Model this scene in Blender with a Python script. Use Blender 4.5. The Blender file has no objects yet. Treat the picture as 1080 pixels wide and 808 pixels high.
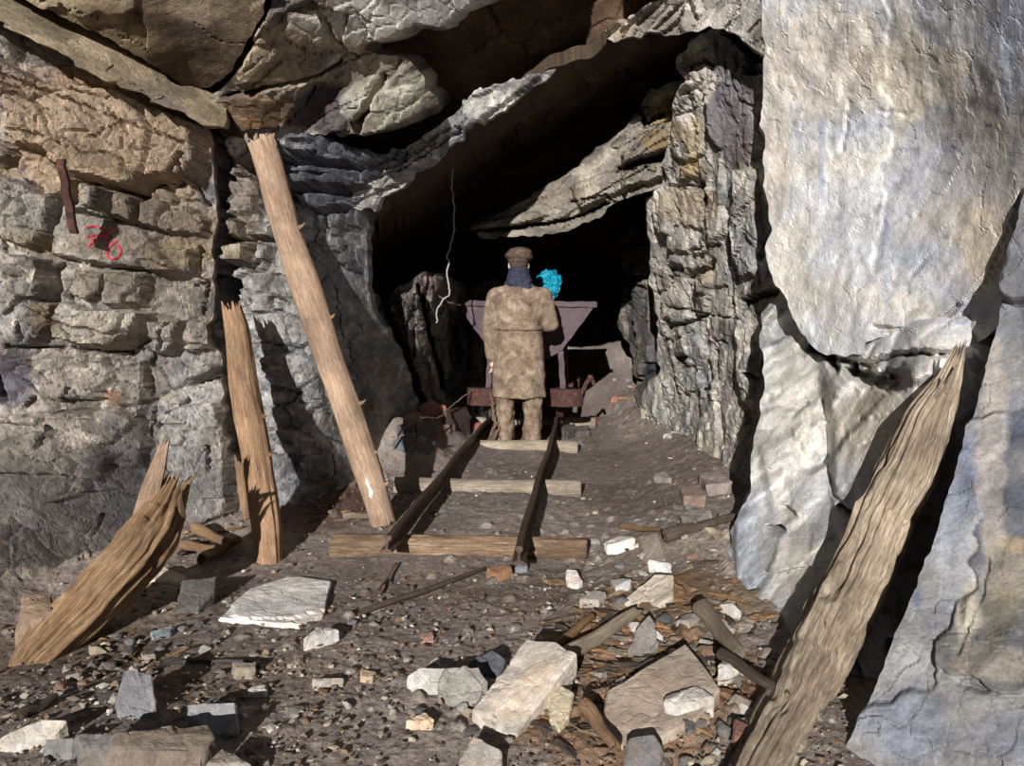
import bpy, bmesh, math, random
import numpy as np
from mathutils import Vector, Matrix
from mathutils.bvhtree import BVHTree

sc = bpy.context.scene
COL = sc.collection
R = math.radians
# ------------------------------------------------------------------ camera, sky, sun, exposure
CAM = np.array([0.0, 0.0, 1.21]); PITCH = R(5.99); FPX = 800.0
cd = bpy.data.cameras.new('camera'); cam = bpy.data.objects.new('camera', cd); COL.objects.link(cam)
cd.sensor_width = 36; cd.lens = 36 * FPX / 1080; cd.clip_start = 0.02; cd.clip_end = 200
cam.location = CAM; cam.rotation_euler = (math.pi / 2 - PITCH, 0, 0)
sc.camera = cam
w = bpy.data.worlds.new('world'); sc.world = w; w.use_nodes = True
bg = w.node_tree.nodes['Background']; bg.inputs[0].default_value = (0.78, 0.86, 1.0, 1); bg.inputs[1].default_value = 0.085
SUN_AZ, SUN_EL = R(11), R(18)
SUNDIR = np.array([math.sin(SUN_AZ) * math.cos(SUN_EL), math.cos(SUN_AZ) * math.cos(SUN_EL), -math.sin(SUN_EL)])
sd = bpy.data.lights.new('sun', 'SUN'); sd.energy = 6.0; sd.angle = R(0.53); sd.color = (1, 0.965, 0.925)
so = bpy.data.objects.new('sun', sd); COL.objects.link(so); so.location = (-3, -6, 5)
so.rotation_euler = Vector(SUNDIR).to_track_quat('-Z', 'Y').to_euler()
sc.view_settings.view_transform = 'Standard'; sc.view_settings.look = 'None'
sc.view_settings.exposure = 0.0; sc.view_settings.gamma = 1.0; sc.view_settings.use_curve_mapping = False
sc.cycles.max_bounces = 5

# ------------------------------------------------------------------ numeric helpers
SP, CP = math.sin(PITCH), math.cos(PITCH)
def rays(px, py):
    px = np.asarray(px, float); py = np.asarray(py, float)
    a = (px - 540) / FPX; b = (404 - py) / FPX
    return np.stack([a, CP + b * SP, -SP + b * CP], -1)
def at(px, py, Y):                       # the point seen there at world distance Y
    r = rays(px, py); t = np.asarray(Y, float) / r[..., 1]
    return CAM + r * t[..., None]
def on(px, py, z=0.0):
    r = rays(px, py); t = (z - 1.21) / r[..., 2]
    return CAM + r * np.asarray(t)[..., None]
def hsh(ix, iy, iz, s):
    h = (ix.astype(np.int64) * 374761393 + iy.astype(np.int64) * 668265263 + iz.astype(np.int64) * 2147483647 + s * 974634777)
    h = (h ^ (h >> 13)) & 0xffffffff
    h = (h * 1274126177) & 0xffffffff
    h = h ^ (h >> 16)
    h = (h * 2246822519) & 0xffffffff
    h = h ^ (h >> 13)
    return (h & 0xffffff) / float(0x1000000)
def vnoise(P, s=0):
    I = np.floor(P).astype(np.int64); F = P - I; F = F * F * F * (F * (F * 6 - 15) + 10)
    out = 0
    for dx in (0, 1):
        wx = F[..., 0] if dx else 1 - F[..., 0]
        for dy in (0, 1):
            wy = F[..., 1] if dy else 1 - F[..., 1]
            for dz in (0, 1):
                wz = F[..., 2] if dz else 1 - F[..., 2]
                out = out + wx * wy * wz * hsh(I[..., 0] + dx, I[..., 1] + dy, I[..., 2] + dz, s)
    return out * 2 - 1
def fbm(P, o=4, s=0, g=0.5):
    a, t, f = 1.0, 0, 1.0
    n = 0
    for k in range(o):
        t = t + a * vnoise(P * f + 17.3 * k, s + k); n += a; a *= g; f *= 2.03
    return t / n
def ridged(P, o=4, s=0):
    a, t, f, n = 1.0, 0, 1.0, 0
    for k in range(o):
        t = t + a * (1 - 2 * np.abs(vnoise(P * f + 9.1 * k, s + k))); n += a; a *= .5; f *= 2.1
    return t / n
def voro(P, jit=0.85, s=0):
    I = np.floor(P).astype(np.int64)
    F1 = np.full(P.shape[0], 9.0); F2 = np.full(P.shape[0], 9.0)
    ID = np.zeros((P.shape[0], 3)); D = np.zeros((P.shape[0], 3))
    for dx in (-1, 0, 1):
        for dy in (-1, 0, 1):
            for dz in (-1, 0, 1):
                c = I + np.array([dx, dy, dz])
                j = np.stack([hsh(c[:, 0], c[:, 1], c[:, 2], s + k) for k in range(3)], -1)
                ctr = c + 0.5 + (j - 0.5) * jit
                v = P - ctr; d = np.sqrt((v * v).sum(1))
                m = d < F1
                F2 = np.where(m, F1, np.minimum(F2, d)); F1 = np.where(m, d, F1)
                ID[m] = j[m]; D[m] = v[m]
    return F1, F2, ID, D
def rot(ax, deg):
    return np.array(Matrix.Rotation(R(deg), 3, ax))
def inpoly(x, y, poly):
    p = np.array(poly, float); ins = np.zeros(x.shape, bool); j = len(p) - 1
    for i in range(len(p)):
        xi, yi = p[i]; xj, yj = p[j]
        if yi != yj:
            ins ^= ((yi > y) != (yj > y)) & (x < (xj - xi) * (y - yi) / (yj - yi) + xi)
        j = i
    return ins
def dline(x, y, pts, closed=False):
    p = [np.array(q, float) for q in pts]; d = np.full(x.shape, 1e9)
    if closed: p = p + [p[0]]
    for a, b in zip(p[:-1], p[1:]):
        ab = b[:2] - a[:2]; t = np.clip(((x - a[0]) * ab[0] + (y - a[1]) * ab[1]) / (ab @ ab + 1e-9), 0, 1)
        d = np.minimum(d, np.hypot(x - a[0] - t * ab[0], y - a[1] - t * ab[1]))
    return d
def tps(ctrl):
    c = np.array(ctrl, float); q = 1.0 / c[:, 2]; n = len(c)
    X = (c[:, :2] - 540) / 500
    d = np.linalg.norm(X[:, None] - X[None], axis=2); K = np.where(d > 0, d * d * np.log(d + 1e-12), 0) + np.eye(n) * 1e-3
    Pm = np.c_[np.ones(n), X]; A = np.block([[K, Pm], [Pm.T, np.zeros((3, 3))]])
    wv = np.linalg.solve(A, np.r_[q, 0, 0, 0])
    def f(px, py):
        x = (px - 540) / 500; y = (py - 540) / 500; r = wv[n] + wv[n + 1] * x + wv[n + 2] * y
        for i in range(n):
            d2 = (x - X[i, 0]) ** 2 + (y - X[i, 1]) ** 2
            r = r + wv[i] * 0.5 * d2 * np.log(d2 + 1e-12)
        return 1.0 / np.clip(r, 0.04, 1.2)
    return f
def lin(c):
    c = np.asarray(c, float) / 255.0
    return np.where(c < .04045, c / 12.92, ((c + .055) / 1.055) ** 2.4)

# ------------------------------------------------------------------ object helpers
def obj(name, me, parent=None, kind=None, label=None, cat=None, group=None, loc=None):
    o = bpy.data.objects.new(name, me); COL.objects.link(o)
    if parent is not None: o.parent = parent
    if kind: o['kind'] = kind
    if label: o['label'] = label
    if cat: o['category'] = cat
    if group: o['group'] = group
    if loc is not None: o.location = loc
    return o
def empty(name, label, cat, loc=(0, 0, 0), rz=0.0, group=None):
    o = obj(name, None, label=label, cat=cat, group=group, loc=loc); o.rotation_euler = (0, 0, rz); o.empty_display_size = .1
    return o
def mesh_np(name, V, F, mat=None, smooth=False, col=None):
    me = bpy.data.meshes.new(name)
    V = np.asarray(V, np.float32); F = np.asarray(F, np.int32)
    me.vertices.add(len(V)); me.vertices.foreach_set('co', V.ravel())
    k = F.shape[1]
    me.loops.add(F.size); me.loops.foreach_set('vertex_index', F.ravel())
    me.polygons.add(len(F)); me.polygons.foreach_set('loop_start', np.arange(0, F.size, k, dtype=np.int32))
    try: me.polygons.foreach_set('loop_total', np.full(len(F), k, np.int32))
    except Exception: pass
    me.polygons.foreach_set('use_smooth', np.full(len(F), smooth))
    me.update(calc_edges=True); me.validate()
    if col is not None:
        a = me.color_attributes.new('Col', 'FLOAT_COLOR', 'POINT')
        c = np.c_[np.clip(col, 0, 1), np.ones(len(col))].astype(np.float32); a.data.foreach_set('color', c.ravel())
    if mat: me.materials.append(mat)
    return me
def bm_mesh(name, bm, mat=None, smooth=False):
    me = bpy.data.meshes.new(name); bm.to_mesh(me); bm.free()
    if mat: me.materials.append(mat)
    if smooth: me.polygons.foreach_set('use_smooth', [True] * len(me.polygons))
    return me

# ------------------------------------------------------------------ materials
def mat_new(name, rough=.9, spec=.2, metal=0.0):
    m = bpy.data.materials.new(name); m.use_nodes = True; nt = m.node_tree
    b = nt.nodes['Principled BSDF']; b.inputs['Roughness'].default_value = rough
    b.inputs['Specular IOR Level'].default_value = spec; b.inputs['Metallic'].default_value = metal
    return m, nt, b
def nz(nt, scale, detail=6, rough=.6, vec=None, dist=0.0):
    n = nt.nodes.new('ShaderNodeTexNoise'); n.inputs['Scale'].default_value = scale
    n.inputs['Detail'].default_value = detail; n.inputs['Roughness'].default_value = rough; n.inputs['Distortion'].default_value = dist
    if vec is not None: nt.links.new(vec, n.inputs['Vector'])
    return n.outputs['Fac']
def ramp(nt, fac, stops):
    r = nt.nodes.new('ShaderNodeValToRGB'); nt.links.new(fac, r.inputs['Fac'])
    e = r.color_ramp.elements
    while len(e) < len(stops): e.new(.5)
    for k, (p, c) in enumerate(stops):
        e[k].position = p; e[k].color = (*c[:3], 1)
    return r.outputs['Color']
def mixc(nt, a, b, fac, mode='MIX'):
    n = nt.nodes.new('ShaderNodeMix'); n.data_type = 'RGBA'; n.blend_type = mode
    for s, v in ((6, a), (7, b), (0, fac)):
        if isinstance(v, (int, float)): n.inputs[s].default_value = v
        elif isinstance(v, tuple): n.inputs[s].default_value = (*v[:3], 1)
        else: nt.links.new(v, n.inputs[s])
    return n.outputs[2]
def coords(nt, kind='Object', scale=None, rotv=None):
    t = nt.nodes.new('ShaderNodeTexCoord').outputs[kind]
    if scale is None: return t
    mp = nt.nodes.new('ShaderNodeMapping'); nt.links.new(t, mp.inputs[0]); mp.inputs['Scale'].default_value = scale
    if rotv: mp.inputs['Rotation'].default_value = rotv
    return mp.outputs[0]
def bump(nt, b, h, strength=.5, dist=.01, prev=None):
    n = nt.nodes.new('ShaderNodeBump'); n.inputs['Strength'].default_value = strength; n.inputs['Distance'].default_value = dist
    nt.links.new(h, n.inputs['Height'])
    if prev is not None: nt.links.new(prev, n.inputs['Normal'])
    nt.links.new(n.outputs[0], b.inputs['Normal']); return n.outputs[0]
def attr_mat(name, fine=35, contrast=(.72, 1.25), bs=.6, bd=.012, crack=True, rough=.9, spec=.15, stretch=(1, 1, 1)):
    m, nt, b = mat_new(name, rough, spec)
    a = nt.nodes.new('ShaderNodeAttribute'); a.attribute_name = 'Col'
    tc = coords(nt, 'Object', stretch)
    f1 = nz(nt, fine, 8, .7, tc); f2 = nz(nt, fine * 5, 3, .6, tc)
    c1 = ramp(nt, f1, [(.3, (contrast[0],) * 3), (.7, (contrast[1],) * 3)])
    c2 = ramp(nt, f2, [(.3, (.82,) * 3), (.7, (1.16,) * 3)])
    col = mixc(nt, a.outputs['Color'], c1, 1.0, 'MULTIPLY'); col = mixc(nt, col, c2, 1.0, 'MULTIPLY')
    nt.links.new(col, b.inputs['Base Color'])
    n1 = bump(nt, b, f1, bs, bd)
    n1 = bump(nt, b, f2, bs * .7, bd * .25, n1)
    if crack:
        v = nt.nodes.new('ShaderNodeTexVoronoi'); v.feature = 'DISTANCE_TO_EDGE'; v.inputs['Scale'].default_value = fine * .35
        wv = nt.nodes.new('ShaderNodeVectorMath'); wv.operation = 'MULTIPLY_ADD'
        nn = nt.nodes.new('ShaderNodeTexNoise'); nn.inputs['Scale'].default_value = 6; nt.links.new(tc, nn.inputs['Vector'])
        nt.links.new(nn.outputs['Color'], wv.inputs[0]); wv.inputs[1].default_value = (.35, .35, .35); nt.links.new(tc, wv.inputs[2])
        nt.links.new(wv.outputs[0], v.inputs['Vector'])
        cr = nt.nodes.new('ShaderNodeMapRange'); cr.inputs[1].default_value = 0; cr.inputs[2].default_value = .06
        nt.links.new(v.outputs['Distance'], cr.inputs[0])
        bump(nt, b, cr.outputs[0], bs * (.6 if fine > 25 else .3), bd * .7, n1)
    return m
M = {}
M['rock'] = attr_mat('fractured_rock', contrast=(.58, 1.36), bs=.5, bd=.009)
M['smooth_rock'] = attr_mat('smooth_pale_rock', fine=22, contrast=(.78, 1.18), bs=.5, bd=.010, crack=True)
M['dirt'] = attr_mat('mine_dirt', fine=45, contrast=(.6, 1.35), bs=.9, bd=.012, crack=False)
M['stone'] = attr_mat('loose_stone', fine=30, contrast=(.75, 1.2), bs=.5, bd=.008)

# ------------------------------------------------------------------ rock faces
def patch(name, poly, ctrl, N, colf, step=2.2, scales=(), blocks=(), cracks=(), seed=0, warp=2.0,
          und=.05, fine=.012, skirt=((0, .5, 0),), mat=None, wrinkle=None, lateral=0.0, edge_noise=3.0):
    x0, y0 = np.min(np.array(poly), 0) - 4; x1, y1 = np.max(np.array(poly), 0) + 4
    nx = int((x1 - x0) / step) + 2; ny = int((y1 - y0) / step) + 2
    gx, gy = np.meshgrid(np.linspace(x0, x1, nx), np.linspace(y0, y1, ny))
    px, py = gx.ravel(), gy.ravel()
    P = at(px, py, tps(ctrl)(px, py))
    q2 = np.c_[px, py, np.full(px.shape, seed * 7.7)] / 9.0
    wx = px + warp * (fbm(q2, 3, seed) + .5 * vnoise(q2 * 3.1, seed + 9)); wy = py + warp * (fbm(q2 + 50, 3, seed + 5) + .5 * vnoise(q2 * 3.1 + 5, seed + 11))
    N = np.array(N, float); N /= np.linalg.norm(N)
    d = und * fbm(P * 1.3, 3, seed + 21) + fine * fbm(P * 9, 4, seed + 31) * 2
    rnd = np.zeros((len(P), 3)); info = []
    if wrinkle:
        wa, wf, wst = wrinkle; Pw = P * np.array(wst) * wf
        d = d + wa * (ridged(Pw, 4, seed + 61) * .6 + fbm(Pw * 2.3 + 4, 4, seed + 62) * .6 + np.abs(fbm(Pw * .6 + 8, 3, seed + 63)) * 1.2)
    for (size, (ax, deg), amp, tilt, cw, cdp, jit) in scales:
        Q = (P @ rot(ax, deg)) / np.array(size)
        Q = Q + .22 * np.stack([vnoise(P * 3.0 / min(size) * .12 + k * 31, seed + k) for k in range(3)], -1) + .05 * np.stack([vnoise(P * 14 + k * 31, seed + k) for k in range(3)], -1)
        F1, F2, ID, D = voro(Q, jit, seed + 40)
        ms = min(size); first = len(info) == 0
        tilt = min(tilt, (.26 if first else .13) * ms); amp = min(amp, (.3 if first else .10) * ms)
        d = d + amp * (ID[:, 0] - .5) * 2 + tilt * ((D * (ID - .5)).sum(1) * 2)
        e = np.clip(1 - (F2 - F1) / cw, 0, 1)
        open_ = np.clip((fbm(P * 2.2, 2, seed + 77) + .35) * 2, 0.1, 1)
        d = d - cdp * e * open_
        info.append((ID, e)); rnd = rnd + (ID - .5) / len(scales)
    for b in blocks:
        pl, h = b[0], b[1]; soft = (b[2] if len(b) > 2 else 2.0) * (1.8 if wrinkle else 1)
        ins = inpoly(wx, wy, pl); dd = dline(wx, wy, pl, True)
        v = np.where(ins, np.clip(dd / soft, 0, 1), 0.0)
        g = (b[3][0] * (px - np.mean([q[0] for q in pl])) + b[3][1] * (py - np.mean([q[1] for q in pl]))) if len(b) > 3 else 0
        d = d + v * (h + g)
    for (pl, wdt, dep) in cracks:
        dd = dline(wx, wy, pl)
        tw = wdt * (1 + .5 * vnoise(q2 * 2.2, seed + 3))
        d = d - dep * np.clip(1.6 * (1 - dd / np.maximum(tw, .3)), 0, 1)
    dg_ = d.reshape(ny, nx)
    if wrinkle:
        q_ = np.pad(dg_, 1, mode='edge'); dg_ = .25 * dg_ + .125 * (q_[:-2, 1:-1] + q_[2:, 1:-1] + q_[1:-1, :-2] + q_[1:-1, 2:]) + .0625 * (q_[:-2, :-2] + q_[2:, 2:] + q_[:-2, 2:] + q_[2:, :-2])
        f1_, f2_, i_, v_ = voro((P @ rot('Y', 24)) / np.array([.10, .10, .17]) + .5 * np.stack([fbm(P * 7 + 3 * k, 3, k) for k in range(3)], -1), 1, seed + 95)
        dg_ = dg_ + (.016 * (v_ * (i_ - .5)).sum(1) * .6 + .0035 * fbm(P * 26, 3, seed + 96) - .0020 * np.clip(1 - (f2_ - f1_) / .05, 0, 1) * (fbm(P * 3, 2, seed) > 0)).reshape(ny, nx)
    else:
        q_ = np.pad(dg_, 1, mode='edge'); bl = .5 * dg_ + .125 * (q_[:-2, 1:-1] + q_[2:, 1:-1] + q_[1:-1, :-2] + q_[1:-1, 2:]); dg_ = .7 * dg_ + .3 * bl
    d = dg_.ravel()
    V = P + N * d[:, None]
    if lateral:
        V = V + lateral * np.stack([fbm(P * 8 + 13 * k, 3, seed + k + 60) for k in range(3)], -1)
    ez = edge_noise * fbm(q2 * .55 + 9, 3, seed + 90, .4) * 1.6
    ins = inpoly(px + ez, py + ez * .8 * np.where(fbm(q2 + 3, 1, seed) > 0, 1, -1), poly)
    idx = np.arange(nx * ny).reshape(ny, nx)
    quads = np.stack([idx[:-1, :-1], idx[1:, :-1], idx[1:, 1:], idx[:-1, 1:]], -1).reshape(-1, 4)
    quads = quads[ins[quads].all(1)]
    col = colf(px, py, P, rnd, info, d, seed)
    used = np.unique(quads); mp = np.full(nx * ny, -1); mp[used] = np.arange(len(used))
    V = V[used]; col = col[used]; quads = mp[quads]
    e = np.concatenate([quads[:, [0, 1]], quads[:, [1, 2]], quads[:, [2, 3]], quads[:, [3, 0]]])
    key = np.minimum(e[:, 0], e[:, 1]) * len(V) + np.maximum(e[:, 0], e[:, 1])
    _, inv, cnt = np.unique(key, return_inverse=True, return_counts=True)
    be = e[cnt[inv] == 1]
    nbr = {}
    for a, b in be: nbr.setdefault(int(a), []).append(int(b)); nbr.setdefault(int(b), []).append(int(a))
    bk = np.array(sorted(nbr)); n1 = np.array([nbr[int(k)][0] for k in bk]); n2 = np.array([nbr[int(k)][1] for k in bk])
    for _ in range(4):
        V[bk] = .5 * V[bk] + .25 * (V[n1] + V[n2])
    cur = be.copy(); acc = np.zeros(3); lastmap = None
    bv = np.unique(be)
    rd = V[bv] - CAM; rd /= np.linalg.norm(rd, axis=1)[:, None]; acc = np.zeros((len(bv), 3))
    for off in skirt:
        off = np.array(off, float)
        acc = acc + .3 * off + .75 * rd * np.linalg.norm(off)
        nv = V[bv] + acc + np.array([.0, .03, 0]) * fbm(V[bv] * 5, 2, seed)[:, None]
        m2 = {int(b): len(V) + i for i, b in enumerate(bv)}
        top = cur; nb = np.array([[m2[int(a)], m2[int(b)]] for a, b in be])
        quads = np.concatenate([quads, np.stack([top[:, 1], top[:, 0], nb[:, 0], nb[:, 1]], -1)])
        V = np.concatenate([V, nv]); col = np.concatenate([col, col[bv]])
        cur = nb
    me = mesh_np(name, V, quads, mat or M['rock'], False, col)
    return obj(name, me, kind='structure')

def palette(cols, scale=1.0, blobs=(), cellmix=.5, speck=.25, veins=None, lo=.75, hi=1.2, strat=(1, 1, 1)):
    C = [lin(c) for c in cols]
    def f(px, py, P, rnd, info, d, seed):
        n = len(C)
        t = .5 + .9 * fbm(P * 1.6 * scale * np.array(strat), 4, seed + 200) + cellmix * rnd[:, 0]
        t = np.clip(t, 0, .999) * (n - 1)
        i = np.minimum(t.astype(int), n - 2); fr = t - i
        Ca = np.array(C); col = Ca[i] * (1 - fr[:, None]) + Ca[i + 1] * fr[:, None]
        m = fbm(P * 7 * scale, 4, seed + 300)
        col = col * (1 + speck * m * 2)[:, None]
        k2 = vnoise(P * 60, seed + 301) * .5 + vnoise(P * 120, seed + 302) * .5
        col = col * (1 + speck * .7 * k2)[:, None]
        if info:
            col = col * (1 + .45 * (info[-1][0][:, 2] - .5) + .5 * (info[min(1, len(info) - 1)][0][:, 1] - .5))[:, None]
        if veins is not None:
            vc, vw = veins
            r = np.clip((ridged(P * 2.2, 3, seed + 400) - (1 - vw)) / vw, 0, 1) ** 1.5
            col = col * (1 - r[:, None]) + lin(vc) * r[:, None]
        if veins is not None:
            r = np.clip((ridged(P * 6.5 + 31, 3, seed + 410) - .72) / .28, 0, 1)[:, None] * .75 * np.clip(.5 + 1.5 * fbm(P * 1.1, 2, seed + 412), 0, 1)[:, None]
            col = col * (1 - r) + lin((58, 60, 68)) * col.mean() / .18 * r
            r = np.clip((ridged(P * 4.1 + 71, 4, seed + 420) - .80) / .20, 0, 1)[:, None] * .8 * np.clip(.3 + 1.8 * fbm(P * 1.3 + 9, 2, seed + 422), 0, 1)[:, None]
            col = col * (1 - r) + lin((205, 202, 196)) * r
        for (bx, by, rx, ry, c, s) in blobs:
            dd = np.sqrt(((px - bx) / rx) ** 2 + ((py - by) / ry) ** 2) + .55 * fbm(np.c_[px, py, px * 0 + bx] / 30.0, 4, 7)
            wgt = (s * np.clip((1.15 - dd) / .35, 0, 1))[:, None] * (1 + .25 * m)[:, None]
            wgt = np.clip(wgt, 0, 1)
            col = col * (1 - wgt) + lin(c) * (1 + .2 * k2 + .3 * m)[:, None] * wgt
        return np.clip(col, .003, .95)
    return f
# ================================================================== STRUCTURE
TAN = (160, 142, 120); GREY = (128, 130, 134); BLUE = (112, 120, 135); DARK = (78, 76, 76); PALE = (180, 180, 178); OCH = (160, 125, 70); BRN = (110, 92, 78)
# ---- left wall
left_blocks = [
 ([(-150,-90),(0,60),(60,95),(140,105),(215,135),(222,175),(210,196),(190,190),(180,196),(160,191),(155,205),(118,196),(90,190),(70,180),(60,165),(28,158),(22,120),(8,78),(-150,-40)], .16, 2.5),
 ([(22,156),(60,166),(82,190),(86,205),(66,212),(38,196),(26,190),(22,185)], .06, 2),
 ([(95,197),(115,201),(108,223),(90,220)], .07, 2, (.002, 0)),
 ([(117,203),(152,210),(148,237),(112,226)], .10, 2),
 ([(155,212),(198,216),(222,232),(218,250),(180,246),(152,238)], .08, 2),
 ([(86,222),(150,240),(170,262),(200,290),(158,288),(60,270),(62,240)], .05, 2, (0, .0008)),
 ([(0,182),(60,208),(60,222),(54,262),(40,266),(0,250),(-80,230),(-80,160)], .09, 3),
 ([(20,270),(58,275),(60,318),(40,318),(18,306)], .12, 2),
 ([(66,280),(88,284),(74,314),(68,314)], .02, 2),
 ([(90,286),(118,288),(115,310),(100,322),(80,312)], .07, 3),
 ([(118,288),(160,290),(156,322),(118,326)], .09, 2.5),
 ([(162,262),(205,262),(208,290),(165,290)], .07, 2.5),
 ([(76,318),(100,326),(150,328),(164,330),(155,352),(135,368),(110,368),(70,360),(64,340)], .13, 3, (.0006, .001)),
 ([(20,322),(45,318),(75,320),(60,350),(40,368),(22,365)], .09, 3),
 ([(165,340),(198,338),(195,360),(180,374),(160,372)], .12, 2),
 ([(200,338),(230,340),(232,368),(195,372)], .08, 2),
 ([(198,390),(225,382),(232,392),(205,404)], .10, 2),
 ([(0,375),(110,372),(155,380),(155,420),(145,450),(120,470),(60,460),(40,450),(-60,440),(-60,370)], .05, 3),
 ([(175,430),(235,420),(250,470),(248,540),(205,560),(190,520),(176,470)], .12, 4),
 ([(0,465),(50,450),(110,468),(125,480),(110,510),(60,500),(0,500)], .07, 4),
 ([(55,505),(95,505),(98,520),(60,530),(50,520)], .06, 2),
]
left_cracks = [
 ([(-2,60),(8,100),(16,130),(26,152)], 2.6, .22), ([(0,170),(10,165),(14,150)], 7, .22),
 ([(25,156),(60,165),(90,192),(120,198),(154,207),(160,193),(188,192),(200,182),(208,170)], 2.2, .18), ([(150,210),(148,238)], 1.6, .14),
 ([(85,190),(80,212),(64,214)], 2.4, .15), ([(63,210),(60,238),(54,262)], 2.0, .18),
 ([(82,205),(76,222),(88,222)], 2, .1),
 ([(86,224),(130,234),(152,240),(178,246)], 1.4, .1), ([(60,270),(100,280),(160,286),(165,290)], 1.3, .12),
 ([(0,252),(12,280),(20,315),(32,358)], 1.9, .16), ([(64,280),(62,318)], 3, .2), ([(90,290),(76,316)], 1.6, .12),
 ([(0,330),(16,312)], 2, .12), ([(0,365),(60,366),(110,370),(135,370),(152,360),(162,345)], 1.6, .12),
 ([(20,364),(35,356)], 1, .1), ([(175,370),(180,352),(188,340)], 1.6, .1),
 ([(205,180),(208,200),(215,215)], 1.6, .12), ([(210,262),(208,290)], 1.8, .15), ([(200,300),(215,296),(212,330)], 1.2, .1),
 ([(160,370),(155,395),(158,420),(157,460)], 1.1, .08), ([(196,405),(230,398)], 1.8, .12), ([(165,450),(180,438),(195,422)], 2.4, .16),
 ([(0,390),(5,420)], 5, .2), ([(78,410),(72,425)], 1.6, .1), ([(0,168),(24,176)], 1.2, .1), ([(40,420),(28,430)], 1.6, .12),
 ([(105,545),(95,565)], 1.6, .1), ([(55,452),(50,470)], 3, .1), ([(230,470),(230,495)], 1.4, .1),
 ([(25,85),(30,105)], .9, .04), ([(60,95),(58,155)], .9, .04), ([(22,88),(140,135),(210,160)], .9, .04), ([(90,105),(140,118)], .8, .04),
 ([(150,140),(110,160)], .8, .04), ([(130,120),(150,140),(148,190)], .8, .03), ([(170,135),(185,150)], .8, .03),([(0,140),(60,150),(95,165)], .8, .04),
]
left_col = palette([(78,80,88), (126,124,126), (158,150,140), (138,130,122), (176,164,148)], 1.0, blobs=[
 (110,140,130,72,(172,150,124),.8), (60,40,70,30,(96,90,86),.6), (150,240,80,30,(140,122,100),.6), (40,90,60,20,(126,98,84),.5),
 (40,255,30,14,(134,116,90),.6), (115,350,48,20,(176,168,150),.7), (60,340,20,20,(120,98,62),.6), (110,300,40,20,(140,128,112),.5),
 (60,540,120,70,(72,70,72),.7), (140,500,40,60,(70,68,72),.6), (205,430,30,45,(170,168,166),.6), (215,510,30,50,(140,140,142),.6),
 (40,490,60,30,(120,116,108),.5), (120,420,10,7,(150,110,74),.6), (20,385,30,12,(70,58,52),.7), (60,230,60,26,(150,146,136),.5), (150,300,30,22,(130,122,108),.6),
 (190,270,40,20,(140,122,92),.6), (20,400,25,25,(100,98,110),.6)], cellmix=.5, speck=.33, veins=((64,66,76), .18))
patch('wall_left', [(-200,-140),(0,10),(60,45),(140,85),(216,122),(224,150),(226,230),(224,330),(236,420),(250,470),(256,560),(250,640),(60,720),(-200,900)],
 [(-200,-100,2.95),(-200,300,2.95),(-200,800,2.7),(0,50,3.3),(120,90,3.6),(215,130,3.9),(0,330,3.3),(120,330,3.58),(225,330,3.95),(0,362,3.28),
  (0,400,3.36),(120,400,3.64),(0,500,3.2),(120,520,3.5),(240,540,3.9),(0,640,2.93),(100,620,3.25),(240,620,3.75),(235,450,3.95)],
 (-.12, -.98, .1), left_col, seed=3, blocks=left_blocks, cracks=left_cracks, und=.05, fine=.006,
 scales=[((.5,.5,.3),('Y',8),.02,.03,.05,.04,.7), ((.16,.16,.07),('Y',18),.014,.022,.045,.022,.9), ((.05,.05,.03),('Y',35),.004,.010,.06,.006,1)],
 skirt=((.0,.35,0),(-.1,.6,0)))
# ---- inner left wall beyond the vertical fissure
inner_blocks = [
 ([(250,150),(300,152),(350,148),(405,170),(395,178),(330,175),(300,172),(262,176),(250,170)], .12, 2),
 ([(296,155),(320,157),(322,173),(298,172)], .05, 2), ([(315,150),(345,148),(342,160),(312,158)], .06, 2),
 ([(300,178),(352,180),(400,184),(420,176),(440,170),(430,186),(395,200),(352,190),(305,190)], .14, 2),
 ([(308,192),(360,190),(400,200),(395,206),(350,202),(310,204)], .2, 1.5),
 ([(316,208),(345,206),(392,212),(390,222),(340,224),(322,216)], .12, 2),
 ([(232,170),(275,185),(282,225),(240,230)], .05, 2), ([(232,232),(260,232),(262,252),(234,252)], .11, 2), ([(262,236),(286,236),(286,252),(264,250)], .08, 2),
 ([(230,262),(272,258),(270,280),(236,280)], .12, 2.5), ([(276,256),(292,260),(290,278),(276,278)], .06, 2),
 ([(368,222),(386,222),(384,242),(368,240)], .07, 2), ([(350,228),(366,226),(364,250),(350,250)], .05, 2), ([(366,258),(384,262),(380,290),(364,285)], .07, 2),
 ([(275,375),(300,370),(302,398),(278,400)], .06, 2),
]
inner_cracks = [
 ([(232,100),(235,170),(237,260),(236,330),(243,420),(252,480),(258,560)], 11, .45),
 ([(304,176),(352,178),(390,182),(402,172),(440,150)], 3.2, .25), ([(312,205),(345,205),(382,208)], 2.2, .2), ([(320,170),(345,168)], 2, .15),
 ([(228,252),(262,254),(288,252)], 1.8, .15), ([(272,258),(276,278),(268,284)], 2, .15), ([(228,282),(270,283)], 1.4, .12), ([(343,230),(340,245)], 2.5, .15),
 ([(330,226),(372,224)], 1.4, .1), ([(286,200),(286,250)], 1, .06), ([(252,186),(275,186)], 2, .1),
 ([(336,330),(340,420),(350,500)], 2, .1), ([(365,370),(372,430),(374,500)], 2.4, .14), ([(352,300),(358,360)], 1.6, .1),
]
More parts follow.
